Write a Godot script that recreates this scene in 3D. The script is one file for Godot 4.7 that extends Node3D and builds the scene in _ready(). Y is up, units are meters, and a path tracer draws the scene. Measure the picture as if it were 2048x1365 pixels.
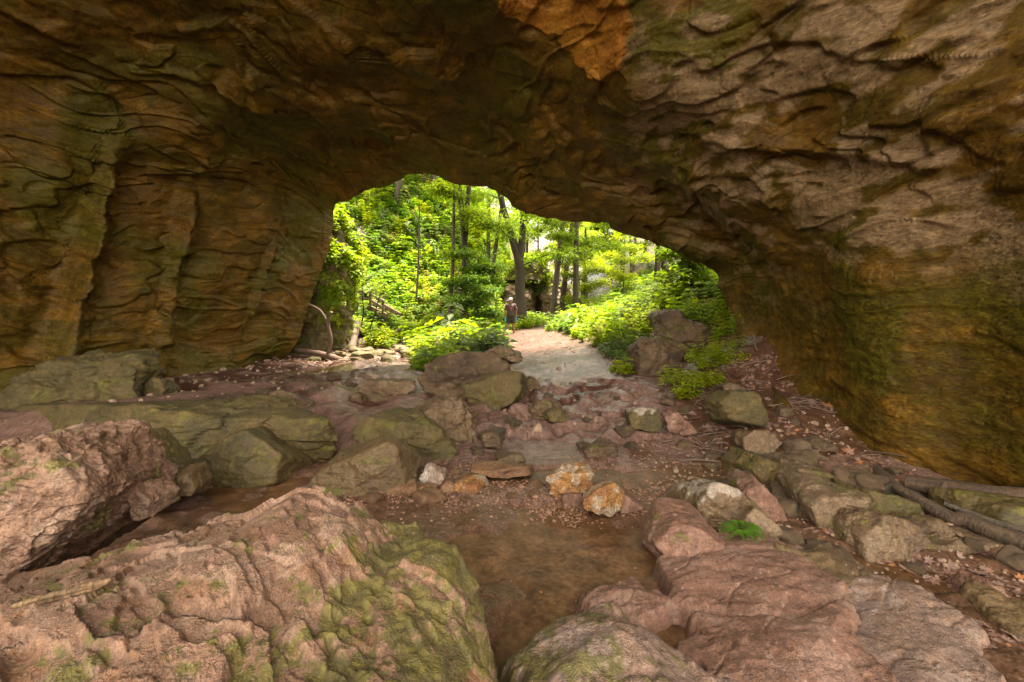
extends Node3D
# A rock arch seen from inside, looking out to a wooded ravine. Metres, y up, the view runs along -z.

const RINGS := [
	[-24.00,-1.00,-4.00,-24.02,0.12,-4.00,-24.06,1.75,-4.00,-24.07,3.50,-4.00,-24.00,5.00,-4.00,-23.87,6.14,-4.00,-23.69,7.12,-4.00,-23.41,8.05,-4.00,-23.00,9.00,-4.00,-22.46,10.02,-4.00,-21.81,11.06,-4.00,-21.01,12.07,-4.00,-20.00,13.00,-4.00,-18.71,13.87,-4.00,-17.19,14.69,-4.00,-15.57,15.41,-4.00,-14.00,16.00,-4.00,-12.48,16.40,-4.00,-10.94,16.66,-4.00,-9.43,16.83,-4.00,-8.00,17.00,-4.00,-6.63,17.17,-4.00,-5.31,17.31,-4.00,-4.09,17.42,-4.00,-3.00,17.50,-4.00,-2.13,17.55,-4.00,-1.44,17.56,-4.00,-0.77,17.55,-4.00,0.00,17.50,-4.00,0.93,17.42,-4.00,1.94,17.31,-4.00,2.98,17.17,-4.00,4.00,17.00,-4.00,5.00,16.81,-4.00,6.00,16.59,-4.00,7.00,16.33,-4.00,8.00,16.00,-4.00,9.00,15.57,-4.00,10.00,15.06,-4.00,11.00,14.52,-4.00,12.00,14.00,-4.00,13.02,13.52,-4.00,14.06,13.06,-4.00,15.07,12.57,-4.00,16.00,12.00,-4.00,16.87,11.32,-4.00,17.69,10.56,-4.00,18.41,9.77,-4.00,19.00,9.00,-4.00,19.39,8.25,-4.00,19.62,7.50,-4.00,19.80,6.75,-4.00,20.00,6.00,-4.00,20.25,5.27,-4.00,20.50,4.56,-4.00,20.75,3.82,-4.00,21.00,3.00,-4.00,21.27,1.98,-4.00,21.56,0.81,-4.00,21.82,-0.26,-4.00,22.00,-1.00,-4.00],
	[-18.17,-1.00,-20.10,-18.09,-1.00,-20.09,-17.86,-1.00,-20.10,-17.32,-1.00,-20.19,-16.78,-1.00,-20.30,-16.52,1.18,-20.41,-16.32,1.90,-20.50,-16.01,8.75,-20.56,-15.67,9.65,-20.60,-15.34,10.54,-20.61,-15.00,11.40,-20.60,-14.70,12.14,-20.61,-14.40,12.80,-20.60,-14.11,13.34,-20.53,-13.80,13.81,-20.44,-13.48,14.14,-20.33,-13.09,14.28,-20.20,-12.56,14.41,-20.11,-11.91,14.56,-20.00,-11.19,14.80,-19.86,-10.40,15.07,-19.70,-9.54,15.33,-19.55,-8.70,15.57,-19.40,-7.98,15.78,-19.25,-7.33,15.93,-19.10,-6.73,16.01,-18.94,-6.08,16.03,-18.80,-5.27,16.06,-18.70,-4.43,16.03,-18.60,-3.51,15.87,-18.41,-2.52,15.74,-18.23,-1.28,15.67,-18.07,0.29,15.54,-17.90,1.26,15.28,-17.65,2.06,14.91,-17.39,2.80,14.43,-17.15,4.04,13.94,-16.90,5.49,13.56,-16.84,7.04,13.19,-16.75,8.54,12.84,-16.62,9.42,12.60,-16.53,9.79,12.22,-16.43,10.45,11.87,-16.36,11.26,11.54,-16.31,11.96,11.19,-16.24,12.65,10.81,-16.15,13.32,10.44,-16.07,14.02,10.05,-15.98,14.51,9.72,-15.90,14.46,9.28,-15.73,14.61,8.90,-15.59,14.66,8.42,-15.37,14.55,1.87,-15.00,14.34,1.45,-14.45,14.10,1.03,-13.80,13.89,-1.00,-13.14,13.68,-1.00,-12.50,13.42,-1.00,-11.96,13.19,-1.00,-11.50,12.95,-1.00,-10.97,12.71,-1.00,-10.70],
	[-12.26,-1.02,-18.60,-12.20,-0.58,-18.59,-12.06,-0.03,-18.60,-11.71,-0.07,-18.69,-11.36,0.53,-18.80,-11.19,1.18,-18.91,-11.06,1.90,-19.00,-10.86,2.75,-19.06,-10.64,3.65,-19.10,-10.43,4.54,-19.11,-10.21,5.40,-19.10,-10.02,6.14,-19.11,-9.83,6.80,-19.10,-9.63,7.34,-19.03,-9.44,7.81,-18.94,-9.23,8.14,-18.83,-8.98,8.28,-18.70,-8.63,8.41,-18.61,-8.21,8.56,-18.50,-7.75,8.80,-18.36,-7.24,9.07,-18.20,-6.69,9.33,-18.05,-6.14,9.57,-17.90,-5.68,9.78,-17.75,-5.26,9.93,-17.60,-4.87,10.01,-17.44,-4.46,10.03,-17.30,-3.93,10.06,-17.20,-3.39,10.03,-17.10,-2.80,9.87,-16.91,-2.16,9.74,-16.73,-1.36,9.67,-16.57,-0.35,9.54,-16.40,0.28,9.28,-16.15,0.79,8.91,-15.89,1.28,8.43,-15.65,2.07,7.94,-15.40,3.01,7.56,-15.34,4.01,7.19,-15.25,4.98,6.84,-15.12,5.55,6.60,-15.03,5.78,6.22,-14.93,6.21,5.87,-14.86,6.73,5.54,-14.81,7.18,5.19,-14.74,7.63,4.81,-14.65,8.06,4.44,-14.57,8.51,4.05,-14.48,8.83,3.72,-14.40,8.80,3.28,-14.23,8.89,2.90,-14.09,8.93,2.42,-13.87,8.85,1.87,-13.50,8.72,1.45,-12.95,8.56,1.03,-12.30,8.43,0.63,-11.64,8.29,0.28,-11.00,8.13,0.04,-10.46,7.98,-0.15,-10.00,7.82,-0.40,-9.47,7.67,-0.34,-9.20],
	[-10.13,-1.02,-18.00,-10.04,-0.58,-17.99,-9.85,-0.03,-18.00,-9.48,0.49,-18.09,-9.10,0.98,-18.20,-8.91,1.49,-18.31,-8.77,2.04,-18.40,-8.56,2.69,-18.46,-8.36,3.36,-18.50,-8.18,4.03,-18.51,-8.03,4.67,-18.50,-7.90,5.23,-18.51,-7.78,5.74,-18.50,-7.66,6.17,-18.43,-7.53,6.53,-18.34,-7.37,6.78,-18.23,-7.16,6.87,-18.10,-6.86,6.94,-18.01,-6.51,7.02,-17.90,-6.13,7.17,-17.76,-5.73,7.34,-17.60,-5.30,7.50,-17.45,-4.88,7.65,-17.30,-4.54,7.78,-17.15,-4.22,7.88,-17.00,-3.93,7.91,-16.84,-3.62,7.89,-16.70,-3.23,7.87,-16.60,-2.83,7.80,-16.50,-2.40,7.61,-16.31,-1.95,7.45,-16.13,-1.40,7.37,-15.97,-0.72,7.27,-15.80,-0.30,7.06,-15.55,0.02,6.74,-15.29,0.30,6.35,-15.05,0.81,6.01,-14.80,1.48,5.84,-14.74,2.26,5.70,-14.65,3.07,5.56,-14.52,3.56,5.44,-14.43,3.74,5.17,-14.33,4.10,4.95,-14.26,4.57,4.74,-14.21,4.99,4.51,-14.14,5.40,4.25,-14.05,5.80,3.98,-13.97,6.24,3.70,-13.88,6.54,3.45,-13.80,6.50,3.11,-13.63,6.59,2.81,-13.49,6.63,2.44,-13.27,6.56,2.01,-12.90,6.43,1.68,-12.35,6.29,1.36,-11.70,6.17,1.05,-11.04,6.05,0.79,-10.40,5.90,0.61,-9.86,5.76,0.47,-9.40,5.63,0.28,-8.87,5.54,-0.34,-8.60],
	[-9.30,-0.72,-17.00,-9.19,-0.28,-16.99,-8.99,0.27,-17.00,-8.61,0.71,-17.09,-8.22,1.16,-17.20,-8.02,1.61,-17.31,-7.87,2.10,-17.40,-7.66,2.66,-17.46,-7.47,3.25,-17.50,-7.31,3.83,-17.51,-7.17,4.39,-17.50,-7.07,4.88,-17.51,-6.98,5.33,-17.50,-6.88,5.71,-17.43,-6.78,6.03,-17.34,-6.64,6.25,-17.23,-6.45,6.32,-17.10,-6.17,6.37,-17.01,-5.84,6.42,-16.90,-5.50,6.53,-16.76,-5.14,6.66,-16.60,-4.75,6.78,-16.45,-4.39,6.89,-16.30,-4.09,7.00,-16.15,-3.82,7.08,-16.00,-3.56,7.09,-15.84,-3.29,7.05,-15.70,-2.95,7.01,-15.60,-2.61,6.93,-15.50,-2.24,6.72,-15.31,-1.87,6.55,-15.13,-1.42,6.47,-14.97,-0.86,6.38,-14.80,-0.53,6.19,-14.55,-0.28,5.90,-14.29,-0.08,5.53,-14.05,0.31,5.26,-13.80,0.88,5.17,-13.74,1.57,5.11,-13.65,2.32,5.06,-13.52,2.78,4.99,-13.43,2.93,4.76,-13.33,3.28,4.59,-13.26,3.73,4.43,-13.21,4.13,4.24,-13.14,4.53,4.03,-13.05,4.92,3.80,-12.97,5.35,3.56,-12.88,5.65,3.34,-12.80,5.60,3.04,-12.63,5.69,2.77,-12.49,5.73,2.45,-12.27,5.66,2.07,-11.90,5.54,1.77,-11.35,5.40,1.49,-10.70,5.29,1.22,-10.04,5.17,0.98,-9.40,5.03,0.83,-8.86,4.89,0.71,-8.40,4.77,0.55,-7.87,4.71,-0.04,-7.60],
	[-9.28,-0.47,-14.60,-9.22,-0.11,-14.60,-9.13,0.40,-14.60,-9.01,0.97,-14.60,-8.90,1.48,-14.60,-8.78,1.89,-14.60,-8.65,2.27,-14.61,-8.51,2.65,-14.61,-8.37,3.07,-14.60,-8.23,3.56,-14.58,-8.08,4.08,-14.56,-7.93,4.60,-14.53,-7.78,5.11,-14.50,-7.64,5.60,-14.46,-7.52,6.10,-14.41,-7.37,6.54,-14.36,-7.16,6.89,-14.30,-6.87,7.12,-14.23,-6.53,7.24,-14.16,-6.16,7.32,-14.08,-5.79,7.39,-14.00,-5.40,7.45,-13.91,-4.99,7.49,-13.82,-4.57,7.51,-13.72,-4.15,7.53,-13.60,-3.72,7.54,-13.46,-3.29,7.54,-13.30,-2.85,7.52,-13.14,-2.43,7.50,-13.00,-2.03,7.46,-12.89,-1.64,7.41,-12.79,-1.26,7.35,-12.70,-0.87,7.24,-12.60,-0.47,7.08,-12.50,-0.08,6.89,-12.39,0.32,6.67,-12.29,0.74,6.46,-12.20,1.18,6.26,-12.14,1.64,6.05,-12.10,2.10,5.84,-12.06,2.54,5.63,-12.00,2.96,5.43,-11.92,3.35,5.23,-11.83,3.73,5.01,-11.73,4.10,4.77,-11.60,4.47,4.50,-11.45,4.85,4.20,-11.29,5.17,3.89,-11.10,5.42,3.56,-10.90,5.56,3.22,-10.68,5.61,2.85,-10.44,5.62,2.48,-10.19,5.61,2.14,-9.90,5.57,1.84,-9.58,5.51,1.57,-9.22,5.42,1.30,-8.85,5.32,1.03,-8.50,5.20,0.72,-8.14,5.05,0.40,-7.76,4.92,0.11,-7.43,4.83,-0.09,-7.20],
	[-9.94,-0.44,-12.20,-9.93,-0.09,-12.20,-9.92,0.41,-12.21,-9.89,0.96,-12.21,-9.86,1.46,-12.20,-9.81,1.88,-12.18,-9.74,2.26,-12.16,-9.66,2.65,-12.13,-9.58,3.06,-12.10,-9.49,3.50,-12.08,-9.39,3.98,-12.06,-9.28,4.44,-12.03,-9.16,4.86,-12.00,-9.05,5.24,-11.96,-8.94,5.58,-11.92,-8.79,5.89,-11.87,-8.57,6.20,-11.80,-8.27,6.49,-11.71,-7.90,6.77,-11.61,-7.48,7.03,-11.50,-7.01,7.26,-11.40,-6.51,7.46,-11.30,-5.96,7.64,-11.21,-5.37,7.78,-11.11,-4.74,7.89,-11.00,-4.05,7.94,-10.86,-3.30,7.95,-10.70,-2.57,7.93,-10.54,-1.93,7.90,-10.40,-1.43,7.85,-10.29,-1.01,7.79,-10.19,-0.64,7.70,-10.10,-0.26,7.58,-10.00,0.14,7.40,-9.88,0.52,7.18,-9.76,0.90,6.95,-9.63,1.28,6.72,-9.50,1.68,6.50,-9.38,2.09,6.27,-9.26,2.49,6.05,-9.13,2.86,5.82,-9.00,3.21,5.59,-8.86,3.55,5.36,-8.72,3.86,5.12,-8.57,4.13,4.87,-8.40,4.38,4.60,-8.21,4.59,4.31,-7.99,4.77,4.02,-7.78,4.92,3.72,-7.60,5.03,3.42,-7.45,5.10,3.11,-7.33,5.14,2.79,-7.22,5.18,2.47,-7.10,5.20,2.15,-6.97,5.20,1.82,-6.84,5.20,1.49,-6.72,5.19,1.14,-6.60,5.19,0.75,-6.48,5.17,0.32,-6.37,5.16,-0.07,-6.27,5.15,-0.33,-6.20],
	[-10.91,-0.54,-10.50,-10.90,-0.22,-10.50,-10.87,0.23,-10.50,-10.85,0.74,-10.50,-10.82,1.21,-10.50,-10.78,1.63,-10.50,-10.73,2.03,-10.51,-10.68,2.42,-10.51,-10.61,2.83,-10.50,-10.54,3.25,-10.48,-10.46,3.68,-10.46,-10.36,4.11,-10.43,-10.25,4.51,-10.40,-10.15,4.86,-10.36,-10.05,5.18,-10.31,-9.91,5.51,-10.25,-9.71,5.87,-10.20,-9.44,6.31,-10.15,-9.11,6.81,-10.11,-8.72,7.28,-10.06,-8.25,7.68,-10.00,-7.69,7.99,-9.92,-7.04,8.24,-9.83,-6.32,8.43,-9.73,-5.53,8.55,-9.60,-4.59,8.58,-9.44,-3.53,8.53,-9.25,-2.50,8.44,-9.06,-1.64,8.36,-8.90,-1.02,8.28,-8.78,-0.55,8.20,-8.69,-0.16,8.11,-8.60,0.23,7.99,-8.50,0.64,7.85,-8.38,1.02,7.68,-8.26,1.38,7.50,-8.13,1.75,7.32,-8.00,2.11,7.16,-7.88,2.46,6.99,-7.76,2.81,6.82,-7.63,3.16,6.62,-7.50,3.52,6.40,-7.36,3.89,6.16,-7.21,4.24,5.90,-7.06,4.54,5.62,-6.90,4.79,5.32,-6.73,5.01,4.99,-6.54,5.18,4.64,-6.36,5.32,4.30,-6.20,5.41,3.96,-6.06,5.45,3.62,-5.94,5.47,3.27,-5.84,5.49,2.92,-5.75,5.51,2.56,-5.68,5.53,2.20,-5.62,5.54,1.83,-5.58,5.56,1.43,-5.55,5.59,0.97,-5.55,5.63,0.45,-5.56,5.67,-0.02,-5.59,5.70,-0.35,-5.60],
	[-12.00,-0.60,-8.00,-12.01,-0.12,-8.00,-12.03,0.58,-8.00,-12.03,1.33,-8.00,-12.00,2.00,-8.00,-11.93,2.54,-8.00,-11.84,3.04,-8.00,-11.72,3.51,-8.00,-11.60,4.00,-8.00,-11.47,4.51,-8.00,-11.34,5.03,-8.00,-11.18,5.54,-8.00,-11.00,6.00,-8.00,-10.83,6.41,-8.00,-10.65,6.79,-8.01,-10.40,7.15,-8.01,-10.00,7.50,-8.00,-9.39,7.86,-7.97,-8.62,8.22,-7.92,-7.80,8.54,-7.86,-7.00,8.80,-7.80,-6.25,8.97,-7.74,-5.50,9.08,-7.67,-4.75,9.15,-7.59,-4.00,9.20,-7.50,-3.23,9.23,-7.39,-2.44,9.24,-7.26,-1.68,9.22,-7.12,-1.00,9.20,-7.00,-0.42,9.17,-6.89,0.09,9.13,-6.79,0.56,9.08,-6.70,1.00,9.00,-6.60,1.41,8.90,-6.50,1.79,8.78,-6.40,2.15,8.65,-6.30,2.50,8.50,-6.20,2.85,8.35,-6.10,3.18,8.18,-5.99,3.50,8.00,-5.89,3.80,7.80,-5.80,4.08,7.58,-5.73,4.33,7.34,-5.68,4.57,7.09,-5.61,4.80,6.80,-5.50,5.03,6.49,-5.31,5.25,6.16,-5.06,5.45,5.79,-4.80,5.60,5.40,-4.60,5.69,4.95,-4.46,5.72,4.46,-4.34,5.73,3.96,-4.26,5.75,3.50,-4.20,5.76,3.12,-4.17,5.77,2.79,-4.16,5.77,2.44,-4.18,5.80,2.00,-4.20,5.86,1.37,-4.24,5.95,0.61,-4.30,6.04,-0.11,-4.36,6.10,-0.60,-4.40],
	[-12.50,-0.60,-2.00,-12.51,0.06,-2.00,-12.53,1.01,-2.00,-12.54,2.06,-2.00,-12.50,3.00,-2.00,-12.43,3.80,-2.00,-12.34,4.57,-2.00,-12.21,5.30,-2.00,-12.00,6.00,-2.00,-11.72,6.69,-2.00,-11.38,7.36,-2.00,-10.97,7.97,-2.00,-10.50,8.50,-2.00,-9.96,8.93,-2.00,-9.34,9.28,-2.00,-8.68,9.56,-2.00,-8.00,9.80,-2.00,-7.29,9.99,-2.00,-6.53,10.12,-2.00,-5.76,10.22,-2.00,-5.00,10.30,-2.00,-4.23,10.36,-2.00,-3.44,10.39,-2.00,-2.68,10.40,-2.00,-2.00,10.40,-2.00,-1.43,10.40,-2.00,-0.94,10.39,-2.00,-0.48,10.36,-2.00,0.00,10.30,-2.00,0.50,10.21,-2.00,1.00,10.09,-2.00,1.50,9.96,-2.00,2.00,9.80,-2.00,2.51,9.63,-2.00,3.03,9.43,-2.00,3.54,9.22,-2.00,4.00,9.00,-2.00,4.41,8.77,-2.00,4.79,8.53,-2.00,5.15,8.27,-2.00,5.50,8.00,-2.00,5.85,7.72,-2.00,6.19,7.44,-2.00,6.51,7.13,-2.00,6.80,6.80,-2.00,7.04,6.43,-2.00,7.26,6.02,-2.00,7.44,5.61,-2.00,7.60,5.20,-2.00,7.73,4.80,-2.00,7.84,4.40,-2.00,7.92,4.00,-2.00,8.00,3.60,-2.00,8.06,3.22,-2.00,8.11,2.86,-2.00,8.15,2.47,-2.00,8.20,2.00,-2.00,8.27,1.36,-2.00,8.36,0.60,-2.00,8.44,-0.11,-2.00,8.50,-0.60,-2.00],
	[-13.50,-0.80,3.00,-13.51,0.09,3.00,-13.53,1.38,3.00,-13.54,2.78,3.00,-13.50,4.00,3.00,-13.43,4.99,3.00,-13.34,5.89,3.00,-13.21,6.73,3.00,-13.00,7.50,3.00,-12.72,8.22,3.00,-12.38,8.88,3.00,-11.97,9.47,3.00,-11.50,10.00,3.00,-10.96,10.46,3.00,-10.34,10.86,3.00,-9.68,11.20,3.00,-9.00,11.50,3.00,-8.29,11.74,3.00,-7.53,11.93,3.00,-6.76,12.08,3.00,-6.00,12.20,3.00,-5.25,12.29,3.00,-4.50,12.35,3.00,-3.75,12.38,3.00,-3.00,12.40,3.00,-2.24,12.40,3.00,-1.47,12.38,3.00,-0.71,12.35,3.00,0.00,12.30,3.00,0.66,12.25,3.00,1.28,12.19,3.00,1.89,12.11,3.00,2.50,12.00,3.00,3.14,11.86,3.00,3.78,11.69,3.00,4.41,11.51,3.00,5.00,11.30,3.00,5.54,11.08,3.00,6.06,10.85,3.00,6.54,10.59,3.00,7.00,10.30,3.00,7.44,9.97,3.00,7.86,9.60,3.00,8.25,9.21,3.00,8.60,8.80,3.00,8.90,8.38,3.00,9.16,7.93,3.00,9.39,7.47,3.00,9.60,7.00,3.00,9.79,6.53,3.00,9.94,6.04,3.00,10.08,5.54,3.00,10.20,5.00,3.00,10.29,4.43,3.00,10.36,3.83,3.00,10.42,3.19,3.00,10.50,2.50,3.00,10.62,1.65,3.00,10.77,0.69,3.00,10.91,-0.19,3.00,11.00,-0.80,3.00],
	[-19.20,-0.95,4.50,-19.22,0.12,4.50,-19.25,1.66,4.50,-19.26,3.33,4.50,-19.20,4.75,4.50,-19.09,5.83,4.50,-18.95,6.77,4.50,-18.73,7.64,4.50,-18.40,8.55,4.50,-17.97,9.52,4.50,-17.45,10.51,4.50,-16.81,11.47,4.50,-16.00,12.35,4.50,-14.97,13.17,4.50,-13.75,13.95,4.50,-12.46,14.64,4.50,-11.20,15.20,4.50,-9.98,15.58,4.50,-8.75,15.82,4.50,-7.54,15.99,4.50,-6.40,16.15,4.50,-5.31,16.31,4.50,-4.25,16.45,4.50,-3.27,16.55,4.50,-2.40,16.62,4.50,-1.71,16.67,4.50,-1.15,16.68,4.50,-0.62,16.67,4.50,0.00,16.62,4.50,0.74,16.55,4.50,1.55,16.45,4.50,2.38,16.31,4.50,3.20,16.15,4.50,4.00,15.97,4.50,4.80,15.76,4.50,5.60,15.52,4.50,6.40,15.20,4.50,7.20,14.79,4.50,8.00,14.31,4.50,8.80,13.80,4.50,9.60,13.30,4.50,10.42,12.85,4.50,11.25,12.41,4.50,12.06,11.94,4.50,12.80,11.40,4.50,13.49,10.75,4.50,14.15,10.03,4.50,14.73,9.28,4.50,15.20,8.55,4.50,15.51,7.84,4.50,15.70,7.12,4.50,15.84,6.41,4.50,16.00,5.70,4.50,16.20,5.01,4.50,16.40,4.33,4.50,16.60,3.63,4.50,16.80,2.85,4.50,17.02,1.88,4.50,17.25,0.77,4.50,17.46,-0.24,4.50,17.60,-0.95,4.50],
]

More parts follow.
